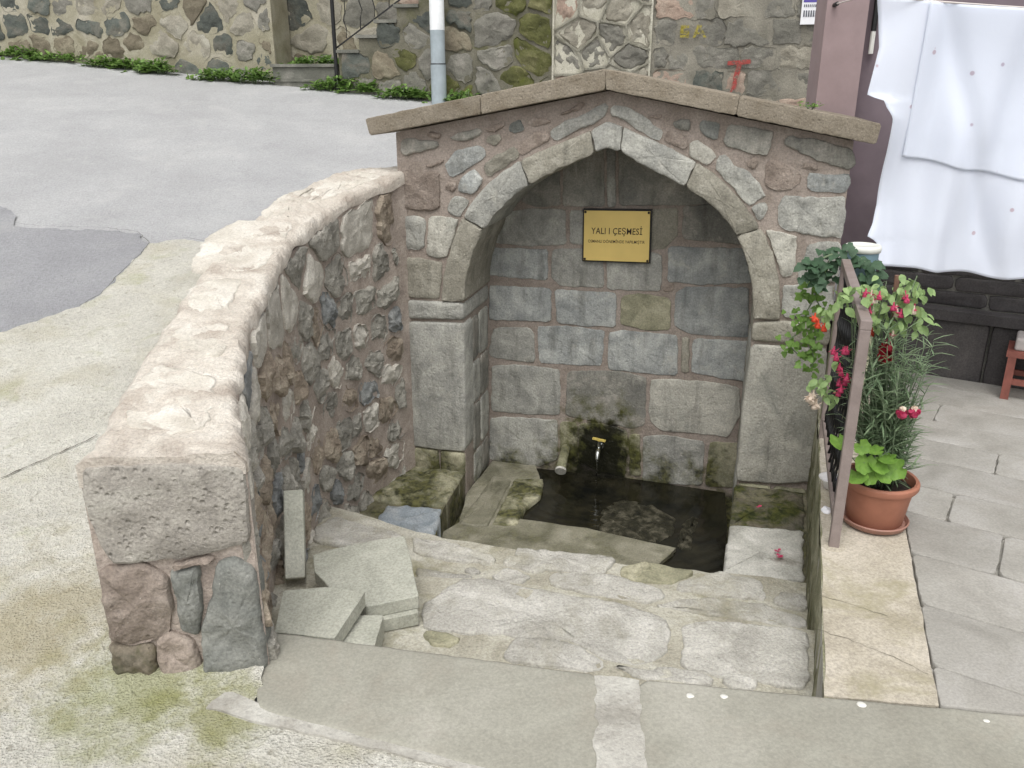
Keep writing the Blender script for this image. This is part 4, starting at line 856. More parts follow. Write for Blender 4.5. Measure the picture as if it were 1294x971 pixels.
# ---- plaque
def text_mesh(txt, size, spacing=1.0, bold=.0):
    cu = bpy.data.curves.new('t', 'FONT'); cu.body = txt; cu.size = size; cu.align_x = 'CENTER'; cu.space_character = spacing
    cu.offset = bold; cu.resolution_u = 3
    o = bpy.data.objects.new('t', cu); COL.objects.link(o)
    dg = bpy.context.evaluated_depsgraph_get(); dg.update()
    me = bpy.data.meshes.new_from_object(o.evaluated_get(dg))
    v = [tuple(x.co) for x in me.vertices]; f = [tuple(p.vertices) for p in me.polygons]
    bpy.data.objects.remove(o); bpy.data.curves.remove(cu); bpy.data.meshes.remove(me)
    return v, f
plaque = empty('wall_plaque', FM(1.181, .617, -.48), 'brass name plaque on a black board inside the niche', 'sign')
pc = PLAQUE
cx = sum(p[0] for p in pc) / 4; cz = sum(p[1] for p in pc) / 4
def pscale(k): return [(cx + (p[0] - cx) * (1 + k / .2), cz + (p[1] - cz) * (1 + k / .155)) for p in pc]
b = MB(); b.prism(pscale(.003), FM, -.50, -.466); b.build('backing_board', 'iron', plaque)
b = MB(); b.prism(pscale(-.006), FM, -.468, -.4605); b.build('brass_plate', 'brass', plaque)
sl = (pc[1][1] - pc[0][1] + pc[2][1] - pc[3][1]) / 2 / .4
def ptext(name, txt, size, dz, width, bold):
    v, f = text_mesh(txt, size, 1.05, bold)
    x0 = min(p[0] for p in v); x1 = max(p[0] for p in v); y0 = min(p[1] for p in v)
    k = width / (x1 - x0)
    vs = [FM(cx + (p[0] - (x0 + x1) / 2) * k + .0, cz + dz + p[1] * k * 1.25 + (p[0]) * k * sl, -.4598) for p in v]
    mesh_obj(name, vs, f, 'ink', plaque)
ptext('lettering', 'YALI I ÇEŞMESİ', .05, .012, .30, .0004)
ptext('lettering', 'OSMANLI DÖNEMİNDE YAPILMIŞTIR', .02, -.040, .335, .0002)
for i in range(4):
    a, c = pc[i][0] + (cx - pc[i][0]) * .07, pc[i][1] + (cz - pc[i][1]) * .09
    b = MB(); b.tube([FM(a, c, -.461), FM(a, c, -.456)], .007, 10); b.build('screw', 'ink', plaque)

# ================================================================ curved boundary wall on the left
def cat(P, n):
    P = [Vector(p) for p in P]; out = []
    for i in range(len(P) - 1):
        p0, p1, p2, p3 = P[max(0, i - 1)], P[i], P[i + 1], P[min(len(P) - 1, i + 2)]
        for k in range(n):
            t = k / n
            out.append(.5 * ((2 * p1) + (p2 - p0) * t + (2 * p0 - 5 * p1 + 4 * p2 - p3) * t * t + (3 * p1 - p0 - 3 * p2 + p3) * t ** 3))
    return out + [P[-1]]
IN = cat(list(INNER) + [(-.575, 4.82, 1.163)], 8); OU = cat(list(OUTER) + [(-.57, 5.02, 1.196)], 8); NS = len(IN)
IN[0] = Vector((-.712, 2.045, .68)); OU[0] = Vector((-1.150, 2.02, .685))
wall = empty('rubble_boundary_wall', (-1.0, 3.2, -.5), 'curved rubble stone wall with whitish cement top beside the fountain', 'wall')
v = []; f = []
for i in range(NS):
    zi, zo = IN[i].z - .05, OU[i].z - .05
    zb = road_z(OU[i].x, OU[i].y) - .25
    v += [Vector((IN[i].x, IN[i].y, -.95)), Vector((IN[i].x, IN[i].y, zi)), Vector((OU[i].x, OU[i].y, zo)), Vector((OU[i].x, OU[i].y, min(zb, -.1))), ]
for i in range(NS - 1):
    a, c = 4 * i, 4 * i + 4
    f += [(a, c, c + 1, a + 1), (a + 1, c + 1, c + 2, a + 2), (a + 2, c + 2, c + 3, a + 3)]
f += [(0, 1, 2, 3), (4 * NS - 1, 4 * NS - 2, 4 * NS - 3, 4 * NS - 4)]
mesh_obj('mortar_core', v, f, 'mortar_wall', wall)
# cement coping, lumpy and ragged at its edges
v = []; f = []; NA = 14; fine = 5
path = []
for i in range(NS - 1):
    for k in range(fine):
        t = k / fine; path.append((IN[i].lerp(IN[i + 1], t), OU[i].lerp(OU[i + 1], t)))
path.append((IN[-1], OU[-1]))
for pi, p in enumerate(path):
    a, c = p
    w = (c - a).normalized()
    ov = .010 + .030 * noise.noise(Vector((a.y * 4, 1, 1))) + .012 * noise.noise(Vector((a.y * 13, 4, 1)))
    oo = .012 + .020 * noise.noise(Vector((c.y * 9, 7, 1)))
    ef = min(1, pi / 8); ov *= ef; oo *= ef
    a2 = a - w * ov; c2 = c + w * oo
    if pi == 0: a2.y -= .012; c2.y -= .012
    row = [Vector((a2.x, a2.y, a2.z - .060 + .035 * noise.noise(Vector((a.y * 5, 9, 2)))))]
    for k in range(NA + 1):
        t = k / NA; q_ = a2.lerp(c2, t)
        e = min(t, 1 - t)
        z = q_.z - (.022 * max(0, 1 - e / .08) ** 2) + .011 * noise.noise(Vector((q_.x * 7, q_.y * 7, 3))) + .007 * noise.noise(Vector((q_.x * 24, q_.y * 24, 5))) + .004 * noise.noise(Vector((q_.x * 60, q_.y * 60, 5)))
        row.append(Vector((q_.x, q_.y, z)))
    row.append(Vector((c2.x, c2.y, c2.z - .09)))
    v += row
R_ = NA + 3
for i in range(len(path) - 1):
    for k in range(R_ - 1): f.append((i * R_ + k, (i + 1) * R_ + k, (i + 1) * R_ + k + 1, i * R_ + k + 1))
f.append(tuple(range(R_))); f.append(tuple((len(path) - 1) * R_ + k for k in range(R_))[::-1])
cop = mesh_obj('coping', v, f, 'coping', wall, auto=1.0)
def ztop(x, y): return .68 + .173 * (y - 2.03)
for P in CAPS:
    p2 = [(p[0], p[1]) for p in P]
    stone('coping_stone', p2, lambda a, c, n: Vector((a, c, ztop(a, c) + n)), 'capstone', cop, proud=.001, back=.03, edge=.016, jit=.016, face=.009, corner=.02, ffreq=14)
# end face
ED = Vector((.437, .03, 0)).normalized(); EN = Vector((ED.y, -ED.x, 0)); EO = Vector((-1.150, 2.02, 0))
EM = lambda a, z, n: EO + ED * a + EN * n + Vector((0, 0, z))
ENDS = [('l', [(.010, .60), (.016, .655), (.22, .662), (.34, .657), (.434, .645), (.432, .52), (.428, .415), (.33, .393), (.239, .377), (.055, .362), (.026, .427), (.010, .5)], 0),
        ('p', [(.004, .115), (.010, .345), (.12, .362), (.185, .318), (.192, .22), (.165, .13), (.06, .095)], 1),
        ('q', [(.0, -.02), (.0, .10), (.055, .085), (.118, .098), (.122, -.02)], 1),
        ('p', [(.130, .105), (.178, .135), (.235, .10), (.248, -.012), (.130, -.012)], 1),
        ('n', [(.203, .335), (.278, .352), (.272, .22), (.252, .118), (.208, .14)], 1),
        ('n', [(.262, .135), (.305, .25), (.330, .355), (.375, .372), (.432, .33), (.434, -.012), (.256, -.012)], 1),
        ('p', [(.205, .352), (.30, .375), (.325, .365), (.29, .352)], 1)]
for c, p, k in ENDS:
    stone('end_stone', p, EM, c, wall, proud=.034 if k else .024, back=.06, edge=.009, jit=.007, face=.010 if k else .006, corner=.006, n=60, facet=.02 if k else 0, gap=-.003, sharp=.6)
# rubble of the inner face
SL = [0.]
for i in range(NS - 1): SL.append(SL[-1] + (IN[i + 1] - IN[i]).to_2d().length)
def inner(s):
    s = max(0, min(SL[-1] - 1e-4, s)); i = 0
    while SL[i + 1] < s: i += 1
    t = (s - SL[i]) / (SL[i + 1] - SL[i])
    p = IN[i].lerp(IN[i + 1], t); d = (IN[min(NS - 1, i + 2)] - IN[max(0, i - 1)]); d.z = 0; d.normalize()
    return p, Vector((d.y, -d.x, 0))
def IM(s, z, n):
    p, nn = inner(s); return Vector((p.x, p.y, z)) + nn * n
LT = SL[-1]
ZT0, ZT1 = IN[0].z - .05, IN[-1].z - .07
LT -= .15; dom = [(.01, -.80), (LT, -.80), (LT, ZT1), (.01, ZT0)]
sites = []
rng = random.Random(11)
z = -.80; r = 0
while z < 1.15:
    tp = z > .62
    dz = .165 if not tp else .19
    s_ = rng.uniform(0, .1)
    while s_ < LT:
        zt = ZT0 + (ZT1 - ZT0) * s_ / LT
        ds = rng.uniform(.12, .27) if zt - z > .27 else rng.uniform(.22, .36)
        zz = z + .25 * ds * 0 + rng.uniform(-.04, .04) - .03 * math.sin(s_ * 6)
        if -.8 < zz < zt: sites.append((s_ + ds / 2, zz, zt - zz))
        s_ += ds
    z += dz; r += 1
cells = voronoi([(a, c) for a, c, _ in sites], dom, .6)
for (a, c, dt), P in zip(sites, cells):
    if len(P) < 3 or abs(area(P)) < .002: continue
    lev = -.45 if a > .9 else (-.22 if a > .2 else .0)
    if c < lev - .12 and a < 1.6: continue
    P = shrink(P, rng.uniform(.008, .026))
    if len(P) < 3: continue
    top = dt < .2
    mt = rng.choice(['rub_d', 'rub_d', 'rub_a', 'rub_b', 'rub_d']) if top else rng.choice(['rub_a', 'rub_a', 'rub_b', 'rub_c', 'rub_c', 'rub_a', 'rub_a', 'rub_d'])
    if a < .7 and not top: mt = rng.choice(['rub_c', 'rub_c', 'rub_a', 'rub_b'])
    stone('rubble_stone', P, IM, mt, wall, proud=rng.uniform(.012, .025) if top else rng.uniform(.010, .036), back=.03, edge=.008, jit=.020, face=.006 if top else .012, corner=.006, ffreq=22, tilt=.06 if top else .16, n=36, facet=.02 if top else .045, sharp=.5)

# loose broken slabs on the steps
def slab(name, poly, zt, th, label, tilt=(0, 0), mat='broken'):
    fm = lambda a, c, n: Vector((a, c, zt + n + (a - poly[0][0]) * tilt[0] + (c - poly[0][1]) * tilt[1]))
    b = MB(); P = rounded(list(poly), .004, 1)
    P = ragged(P, .02, .0025, 4.)
    b.prism(P, fm, -th, 0)
    o = b.build(name, mat)
    md = o.modifiers.new('bevel', 'BEVEL'); md.width = .003; md.segments = 1; md.limit_method = 'ANGLE'; md.angle_limit = math.radians(50)
    tag(o, label, 'stone slab', 'broken slabs by the wall')
slab('broken_slab', SLAB_A, -.115, .052, 'largest broken stone slab with a curved edge, on top of another slab')
slab('broken_slab', SLAB_B, -.1685, .052, 'broken stone slab lying under the largest curved one')
slab('broken_slab', SLAB_C, -.045, .055, 'rectangular broken stone slab lying against the kerb', (0.03, 0.12))
slab('broken_slab', [(-.60, 2.10), (-.46, 2.08), (-.445, 2.47), (-.58, 2.47)], -.125, .08, 'small pale offcut half hidden under the rectangular slab')
b = MB(); d0, d1 = Vector((-.835, 2.80, -.19)), Vector((-.868, 3.0, .085))
b.bar(d0, d1, .075, .062)
o = b.build('leaning_slab', 'broken'); md = o.modifiers.new('bevel', 'BEVEL'); md.width = .004; md.segments = 1
tag(o, 'narrow stone offcut leaning against the rubble wall', 'stone slab')

# ================================================================ background walls, stairs
def wall_frame(x0, y0, x1, y1):
    O = Vector((x0, y0, 0)); D_ = Vector((x1 - x0, y1 - y0, 0)); L_ = D_.length; D_.normalize(); N_ = Vector((D_.y, -D_.x, 0))
    return (lambda a, z, n: O + D_ * a + N_ * n + Vector((0, 0, z))), L_
def rubble(parent, fm, dom, sx, sz, mats, mort, proud=(.01, .03), gap=(.015, .03), seed=1, ribbon=False, keep=None, face=.012, ash=False):
    rg = random.Random(seed); sites = []
    a0 = min(p[0] for p in dom); a1 = max(p[0] for p in dom); z0 = min(p[1] for p in dom); z1 = max(p[1] for p in dom)
    z = z0 + sz * .3; cells = []
    if ash:
        while z0 < z1:
            h = rg.uniform(.75, 1.25) * sz; a = a0 - rg.uniform(0, sx)
            while a < a1:
                w = rg.uniform(.6, 1.4) * sx
                P = [(a, z0), (a + w, z0 + rg.uniform(-.02, .02)), (a + w, z0 + h + rg.uniform(-.02, .02)), (a, z0 + h)]
                P = clip(clip(clip(P, 1, 0, a1), -1, 0, -a0), 0, 1, z1)
                if len(P) > 2: cells.append(P)
                a += w
            z0 += h
    else:
        while z < z1:
            a = a0 + rg.uniform(0, sx)
            while a < a1:
                sites.append((a + rg.uniform(-.2, .2) * sx, z + rg.uniform(-.28, .28) * sz)); a += sx * rg.uniform(.7, 1.35)
            z += sz
        cells = voronoi(sites, dom, max(sx, sz) * 4)
    rb = MB()
    for P in cells:
        if len(P) < 3 or abs(area(P)) < .006: continue
        c = (sum(p[0] for p in P) / len(P), sum(p[1] for p in P) / len(P))
        if keep and not keep(c): continue
        if ribbon:
            A = shrink(P, -.0) if False else P
            for i in range(len(P)):
                p, q_ = P[i], P[(i + 1) % len(P)]
                L_ = math.hypot(q_[0] - p[0], q_[1] - p[1])
                if L_ < .03: continue
                rb.bar(fm(p[0], p[1], .018), fm(q_[0], q_[1], .018), .020, .020, up=fm(0, 0, 1) - fm(0, 0, 0))
        Q = shrink(P, rg.uniform(*gap))
        if len(Q) < 3 or abs(area(Q)) < .003: continue
        mt = mats(c, rg) if callable(mats) else rg.choice(mats)
        stone('wall_stone', Q, fm, mt, parent, proud=rg.uniform(*proud), back=.04, edge=.012, jit=.03, face=face, corner=.02, ffreq=9, n=26, tilt=.05, facet=.025, sharp=.6)
    if ribbon: rb.build('ribbon_pointing', 'ribbon', parent)
# left stretch
wl = empty('rubble_retaining_wall', (-5.5, 10.9, 1.7), 'rubble retaining wall with dark stones in beige mortar across the road', 'wall')
FA, LA = wall_frame(-11.0, 11.607, -2.75, 10.427)
b = MB(); b.prism([(0, 1.2), (LA, 1.2), (LA, 4.4), (0, 4.4)], FA, -.5, 0); b.build('mortar_core', 'bg_mortar', wl)
rubble(wl, FA, [(3.3, 1.45), (LA - .02, 1.45), (LA - .02, 3.25), (3.3, 3.25)], .33, .25,
       lambda c, rg: rg.choice(['bg_dark', 'bg_brown', 'bg_brown', 'bg_pale', 'bg_brown', 'bg_grey', 'bg_pale', 'bg_dark']), None, proud=(.006, .02), gap=(.012, .032), seed=5,
       keep=lambda c: c[1] > road_z(-11 + c[0] * .99, 11.6 - c[0] * .142) - .1)
# stretch behind the landing and stairs
ws = empty('rubble_wall_section', (-1.3, 10.9, 1.7), 'rubble wall section behind the outdoor stairs and railing', 'wall')
FB, LB = wall_frame(-2.85, 11.0, .9, 10.45)
b = MB(); b.prism([(0, 1.2), (LB, 1.2), (LB, 4.4), (0, 4.4)], FB, -.5, 0); b.build('mortar_core', 'bg_mortar', ws)
b = MB(); b.prism([(-2.745, 10.44), (-2.745, 11.4), (-2.9, 11.4), (-2.9, 10.46)], HZ(0), 1.2, 4.38); b.build('wall_return', 'bg_mortar', ws)
rubble(ws, FB, [(.12, 1.7), (2.4, 1.7), (2.4, 3.2), (.12, 3.2)], .36, .34, ['bg_brown', 'bg_pale', 'bg_dark', 'bg_grey', 'bg_pale', 'bg_pink'], None, seed=9, gap=(.015, .03))
# right stretch with the flight of steps
wr = empty('stone_retaining_wall', (1.5, 9.6, 1.5), 'tall mossy retaining wall with stair flight behind the fountain', 'wall')
FR, LR = wall_frame(-1.95, 10.105, 6.5, 8.668)
sx = [0, .25, .47, .70, .95, 1.2, 1.45, 1.7, 1.95, 2.2, 2.45, 2.7]
sz_ = [1.96 + .152 * i for i in range(12)]
prof = [(0, .9)]
prof += [(LR, .7), (LR, 4.2), (2.95, 4.2), (2.95, 3.62)]
for i in range(10, -1, -1): prof += [(sx[i + 1], sz_[i]), (sx[i], sz_[i])]
b = MB(); b.prism(prof, FR, -.75, 0); b.build('mortar_core', 'bg_mortar_dark', wr)
for i in range(9):
    b = MB(); P0 = FR(sx[i] - .03, sz_[i] + .016, .03); 
    b.prism([(sx[i] - .03, sz_[i] + .002), (sx[i + 1], sz_[i] + .002), (sx[i + 1], sz_[i] + .036), (sx[i] - .03, sz_[i] + .036)], FR, -.74, .03)
    b.build('step_tread', 'concrete', wr)
def under_steps(c):
    if c[0] > 2.7: return True
    i = max(k for k in range(12) if sx[k] <= c[0] + .001); return c[1] < sz_[i] - .10
rubble(wr, FR, [(.02, 1.3), (1.55, 1.3), (1.55, 2.9), (.02, 2.9)], .30, .24, ['bg_grey', 'bg_dark', 'bg_brown', 'bg_moss', 'bg_grey'], None, seed=3, keep=under_steps, gap=(.01, .022))
rubble(wr, FR, [(1.56, 1.3), (2.42, 1.3), (2.42, 3.1), (1.56, 3.1)], .34, .27, lambda c, rg: 'bg_moss' if c[0] > 1.9 else rg.choice(['bg_grey', 'bg_moss', 'bg_pale', 'bg_grey', 'bg_dark']), None, seed=4, keep=under_steps, gap=(.01, .022), face=.02)
b = MB(); b.prism([(2.43, 1.2), (3.46, 1.2), (3.46, 3.6), (2.43, 3.6)], FR, -.01, .012); b.build('render_panel', 'ribbon', wr)
rubble(wr, lambda a, z, n: FR(a, z, n + .012), [(2.43, 1.3), (3.46, 1.3), (3.46, 3.1), (2.43, 3.1)], .32, .26, ['bg_pale', 'bg_grey', 'bg_pale', 'bg_pink', 'bg_grey'], None, seed=14, ribbon=True, gap=(.018, .024), proud=(.008, .02), face=.02)
b = MB(); b.prism([(3.47, 1.2), (LR - .02, 1.2), (LR - .02, 3.9), (3.47, 3.9)], FR, -.01, .004); b.build('mortar_face', 'bg_mortar_grey', wr)
rubble(wr, lambda a, z, n: FR(a, z, n + .004), [(3.49, 1.3), (6.6, 1.3), (6.6, 3.2), (3.49, 3.2)], .36, .24,
       lambda c, rg: rg.choice(['bg_grey', 'bg_grey', 'bg_grey', 'bg_pale', 'bg_pink', 'bg_dark', 'bg_grey']), None, seed=21, ash=True, gap=(.005, .012), proud=(.006, .02))
# marks sprayed on the wall
def paint(name, polys, mat, fm, off):
    b = MB()
    for P in polys: b.prism(ragged(P, .02, .006), fm, off, off + .003)
    return b.build(name, mat, wr)
def fr_inv(x, z):   # x on the wall line
    return ((x + 1.95) / (6.5 + 1.95) * LR, z)
ya, yz = fr_inv(YEL[0][0] * 9.25 / 9.4, YEL[0][2])
paint('yellow_letters', [[(ya - .06, yz - .06), (ya + .03, yz - .06), (ya + .03, yz - .03), (ya - .06, yz - .03)], [(ya - .06, yz - .02), (ya + .03, yz - .02), (ya + .03, yz + .01), (ya - .06, yz + .01)], [(ya - .06, yz + .03), (ya + .03, yz + .03), (ya + .03, yz + .06), (ya - .06, yz + .06)], [(ya - .06, yz - .01), (ya - .03, yz - .01), (ya - .03, yz + .05), (ya - .06, yz + .05)], [(ya, yz - .05), (ya + .03, yz - .05), (ya + .03, yz), (ya, yz)],
                         [(ya + .07, yz - .06), (ya + .10, yz - .06), (ya + .14, yz + .06), (ya + .11, yz + .06)], [(ya + .18, yz - .06), (ya + .21, yz - .06), (ya + .15, yz + .06), (ya + .12, yz + .06)], [(ya + .09, yz - .03), (ya + .18, yz - .03), (ya + .18, yz - .01), (ya + .09, yz - .01)]], 'paint_yellow', FR, .044)
ra, rz = fr_inv(RED[0][0] * 9.25 / 9.35, RED[0][2])
paint('red_mark', [[(ra - .12, rz - .02), (ra + .12, rz - .01), (ra + .11, rz + .035), (ra - .12, rz + .02)], [(ra - .03, rz - .02), (ra + .02, rz - .02), (ra - .02, rz - .25), (ra - .08, rz - .30)]], 'paint_red', FR, .046)
# poster
po, pz = fr_inv(POST[0][0] * 9.2 / 9.1 , POST[0][2])
poster = empty('wall_poster', FR(po + .08, pz - .26, .05), 'white paper notice with violet heading pasted on stone wall', 'poster')
b = MB(); b.prism([(po, pz - .26), (po + .19, pz - .26), (po + .19, pz + .08), (po, pz + .08)], FR, .03, .05); b.build('sheet_of_paper', 'paper', poster)
b = MB(); b.prism([(po + .012, pz - .055), (po + .19, pz - .055), (po + .19, pz + .01), (po + .012, pz + .01)], FR, .051, .053); b.build('heading_band', 'paper_blue', poster)
b = MB()
for k in range(9):
    b.prism([(po + .02 + .018 * k, pz - .10), (po + .03 + .018 * k, pz - .10), (po + .03 + .018 * k, pz - .075), (po + .02 + .018 * k, pz - .075)], FR, .051, .053)
for k in range(7):
    b.prism([(po + .02 + .023 * k, pz - .19), (po + .036 + .023 * k, pz - .19), (po + .033 + .023 * k, pz - .13), (po + .021 + .023 * k, pz - .13)], FR, .051, .053)
b.build('printed_lines', 'paper_ink', poster)

# landing in front of the stairs
lg = empty('stair_landing', (-2.35, 10.5, 1.6), 'low grey concrete landing step at the foot of the stairs', 'landing')
b = MB(); b.prism([(-2.74, 10.24), (-1.97, 10.16), (-1.97, 10.9), (-2.74, 11.0)], HZ(0), 1.3, 1.815); b.build('body', 'concrete', lg)
b = MB(); b.prism([(-2.76, 10.21), (-1.975, 10.13), (-1.975, 10.30), (-2.76, 10.38)], HZ(0), 1.817, 1.85); b.build('top_edge', 'concrete', lg)
b = MB(); b.prism([(-2.75, 10.222), (-1.97, 10.142), (-1.97, 10.158), (-2.75, 10.238)], HZ(0), 1.66, 1.69); b.build('ledge', 'concrete', lg)
# stair railing
sr = empty('stair_railing', FR(-.02, 1.6, .0), 'thin dark iron railing beside the outdoor stairs', 'railing')
b = MB(); b.tube([FR(-.03, 1.55, .015), FR(-.03, 3.1, .015)], .022, 10); b.build('post', 'iron', sr, auto=.7)
b = MB(); b.bar(FR(-.02, 2.02, -.02), FR(2.0, 3.30, -.02), .014, .014); b.build('bottom_bar', 'iron', sr)
b = MB(); b.bar(FR(-.02, 2.95, -.02), FR(2.0, 4.22, -.02), .03, .02); b.build('hand_bar', 'iron', sr)
for k in range(8):
    a = .1 + .17 * k; z0 = 2.02 + .634 * (a + .02)
    b = MB(); b.tube([FR(a, z0 - (.0 if k % 2 else -.02), -.02), FR(a + .005, z0 + .12, -.02), FR(a + (.03 if k % 2 else -.02), z0 + .2, -.02), FR(a, z0 + .28, -.02), FR(a, z0 + .93, -.02)], .006, 6); b.build('baluster', 'iron', sr)
# pole
pl = empty('street_pole', (-.80, 9.72, 1.4), 'round grey metal street pole painted white higher up', 'pole')
b = MB(); b.lathe((-.80, 9.72, 0), [(.083, 1.3), (.083, 1.83), (.0835, 1.84)], 24); b.build('lower_sleeve', 'pipe_grey', pl, smooth=True)
b = MB(); b.lathe((-.80, 9.72, 0), [(.078, 1.8), (.078, 2.175)], 24); b.build('shaft', 'pipe_grey', pl, smooth=True)
b = MB(); b.lathe((-.80, 9.72, 0), [(.079, 2.175), (.077, 5.5), (.0, 5.5)], 24); b.build('white_shaft', 'pole_white', pl, smooth=True)
b = MB(); b.lathe((-.80, 9.72, 0), [(.0845, 1.832), (.0845, 1.842), (.079, 1.842)], 24); b.build('seam_ring', 'iron', pl, smooth=True)

# ================================================================ house on the right
HO = Vector((2.415, 4.723, 0)); HD = Vector((.85, -.53, 0)).normalized(); HN = Vector((HD.y, -HD.x, 0))
HM = lambda a, z, n: HO + HD * a + HN * n + Vector((0, 0, z))
house = empty('house', HM(1.2, -.2, -.2), 'mauve rendered house with dark stone plinth behind the hung sheet', 'house')
b = MB(); b.prism([(-.60, -.2), (4.2, -.2), (4.2, 4.6), (-.60, 4.6)], HM, -.5, -.2); b.build('wall', 'mauve_shaded', house)
b = MB(); b.prism([(1.76, 5.12), (1.98, 5.08), (2.06, 5.5), (1.84, 5.54)], HZ(0), .0, 4.6); b.build('corner_pillar', 'mauve', house)
b = MB(); b.prism([(-.30, -.2), (3.8, -.2), (3.8, .86), (-.30, .86)], HM, -.19, -.06); b.build('plinth_core', 'plinth_joint', house)
a = -.28; rg = random.Random(2)
while a < 3.5:
    w = rg.uniform(.42, .62)
    stone('plinth_panel', [(a + .006, -.05), (a + w - .006, -.05), (a + w - .006, .335), (a + .006, .335)], lambda x, z, n: HM(x, z, n - .06), 'plinth', house, proud=.05, back=.01, edge=.006, jit=.003, face=.002)
    a += w
a = -.29
while a < 3.5:
    w = rg.uniform(.7, 1.0)
    b = MB(); b.prism([(a + .003, .338), (a + w - .003, .338), (a + w - .003, .405), (a + .003, .405)], HM, -.06, .03); o = b.build('ledge', 'plinth', house)
    md = o.modifiers.new('bevel', 'BEVEL'); md.width = .006; md.segments = 2
    a += w
z = .409
for r in range(5):
    h = .088; a = -.3 + (.0 if r % 2 else -.2)
    while a < 3.4:
        w = rg.uniform(.32, .5)
        P = clip([(a + .004, z + .003), (a + w - .004, z + .003), (a + w - .004, z + h - .003), (a + .004, z + h - .003)], -1, 0, .29)
        if len(P) > 2 and abs(area(P)) > .004: stone('plinth_block', P, lambda x, zz, n: HM(x, zz, n - .06), 'plinth', house, proud=.012, back=.01, edge=.005, jit=.003, face=.003, n=24)
        a += w
    z += h
b = MB(); b.tube([HM(-.535, 3.6, -.17), HM(-.535, 1.90, -.17)], .016, 8); cable = b.build('hanging_strap', 'iron', house)
b = MB(); b.tube([HM(-.535, 1.90, -.17), HM(-.535, 1.78, -.17)], .014, 8); b.build('strap_end', 'lid', cable)
b = MB(); b.tube([(1.80, 5.13, 2.03), (1.795, 5.06, 2.035)], .012, 8); b.build('line_hook', 'iron', house)

# clothes line with the sheet
b = MB()
lp = [Vector((1.795, 5.07, 2.035)), Vector((1.73, 4.5, 2.02)), Vector((1.665, 4.13, 1.985)), Vector((2.0, 4.10, 1.955)), Vector((2.5, 4.06, 1.925)), Vector((3.05, 4.0, 1.93)), HM(1.4, 2.02, -.2)]
b.tube(cat(lp, 5), .004, 6); o = b.build('clothes_line', 'rope', None, True); tag(o, 'thin pale washing line tied to the house pillar', 'line')
EDGE = [(1.985, 1.665), (1.90, 1.675), (1.77, 1.68), (1.66, 1.66), (1.57, 1.645), (1.535, 1.72), (1.45, 1.765), (1.30, 1.775), (1.06, 1.78), (.97, 1.765), (.91, 1.74), (.885, 1.79), (.76, 1.81), (.6, 1.81)]
def edge_x(z):
    for i in range(len(EDGE) - 1):
        if EDGE[i][0] >= z >= EDGE[i + 1][0]:
            t = (EDGE[i][0] - z) / (EDGE[i][0] - EDGE[i + 1][0]); t = t * t * (3 - 2 * t) if abs(EDGE[i][1] - EDGE[i + 1][1]) > .03 else t
            return EDGE[i][1] + (EDGE[i + 1][1] - EDGE[i][1]) * t
    return 1.81
def line_z(x): return 1.985 - .12 * (x - 1.665) + .045 * (x - 1.665) ** 2
def cloth(name, x_l, x_r, zbot, yo, parent, edged, nx=80, nz=90, amp=1.):
    v = []; f = []
    for k in range(nz + 1):
        for i in range(nx + 1):
            t = i / nx; x0 = x_l + (x_r - x_l) * t
            zt = line_z(x0); zb = zbot(x0)
            z = zt + (zb - zt) * k / nz
            x = x0
            if edged: xl = edge_x(z); x = xl + (x_r - xl) * t
            d = (zt - z)
            y = 4.125 - .09 * (x - 1.67) + yo
            y += amp * .006 * math.sin(x * 41 + 2.2 * math.sin(z * 1.3 + x * 3)) * min(1, .25 + d) + amp * (.012 + .02 * min(1, d)) * math.sin(x * 17 + 1.5 * math.sin(z * 2.2)) + amp * .014 * noise.noise(Vector((x * 3, z * 2.2, 2))) * 2
            y += amp * .012 * math.exp(-((x - 1.95 - .35 * d) / .05) ** 2) * 2
            if edged: y += .05 * math.exp(-t * 22) * math.sin(z * 7)
            v.append(Vector((x, y, z + .006 * math.sin(x * 23) * (k / nz))))
    for k in range(nz):
        for i in range(nx): f.append((k * (nx + 1) + i, (k + 1) * (nx + 1) + i, (k + 1) * (nx + 1) + i + 1, k * (nx + 1) + i + 1))
    o = mesh_obj(name, v, f, 'sheet', parent, smooth=True)
    md = o.modifiers.new('thickness', 'SOLIDIFY'); md.thickness = .002
    return o
sh = empty('hanging_sheet', (2.3, 4.1, .7), 'white cotton bed sheet with faint dots hanging on the washing line', 'bed sheet')
cloth('back_layer', 1.665, 3.02, lambda x: .76 - .095 * (x - 1.81) + .02 * (x - 1.81) ** 2, 0.0, sh, True)
cloth('front_layer', 1.86, 3.02, lambda x: 1.285 - .225 * (x - 1.9) + .08 * (x - 1.9) ** 2, -.010, sh, False, 70, 60, 1.0)

# stool at the right edge
st = empty('wooden_stool', HM(.58, 0, .15), 'small reddish wooden stool with a grey pad against the plinth', 'stool')
S0, S1, D0, D1 = .46, .86, .035, .23
for a_ in (S0, S1):
    for n_ in (D0, D1):
        b = MB(); b.bar(HM(a_, 0.001, n_), HM(a_, .24, n_), .04, .04, up=HN); b.build('leg', 'bench_wood', st)
for n_ in (D0, D1):
    b = MB(); b.bar(HM(S0, .10, n_), HM(S1, .10, n_), .022, .03); b.build('stretcher', 'bench_wood', st)
for a_ in (S0, S1):
    b = MB(); b.bar(HM(a_, .10, D0), HM(a_, .10, D1), .022, .03); b.build('stretcher', 'bench_wood', st)
b = MB(); b.bar(HM(S0 - .03, .255, (D0 + D1) / 2), HM(S1 + .03, .255, (D0 + D1) / 2), .24, .032); o = b.build('seat', 'bench_wood', st)
b = MB(); b.bar(HM(S0 + .0, .306, .13), HM(S1 + .02, .306, .13), .19, .07); o = b.build('pad', 'cloth_grey', st)
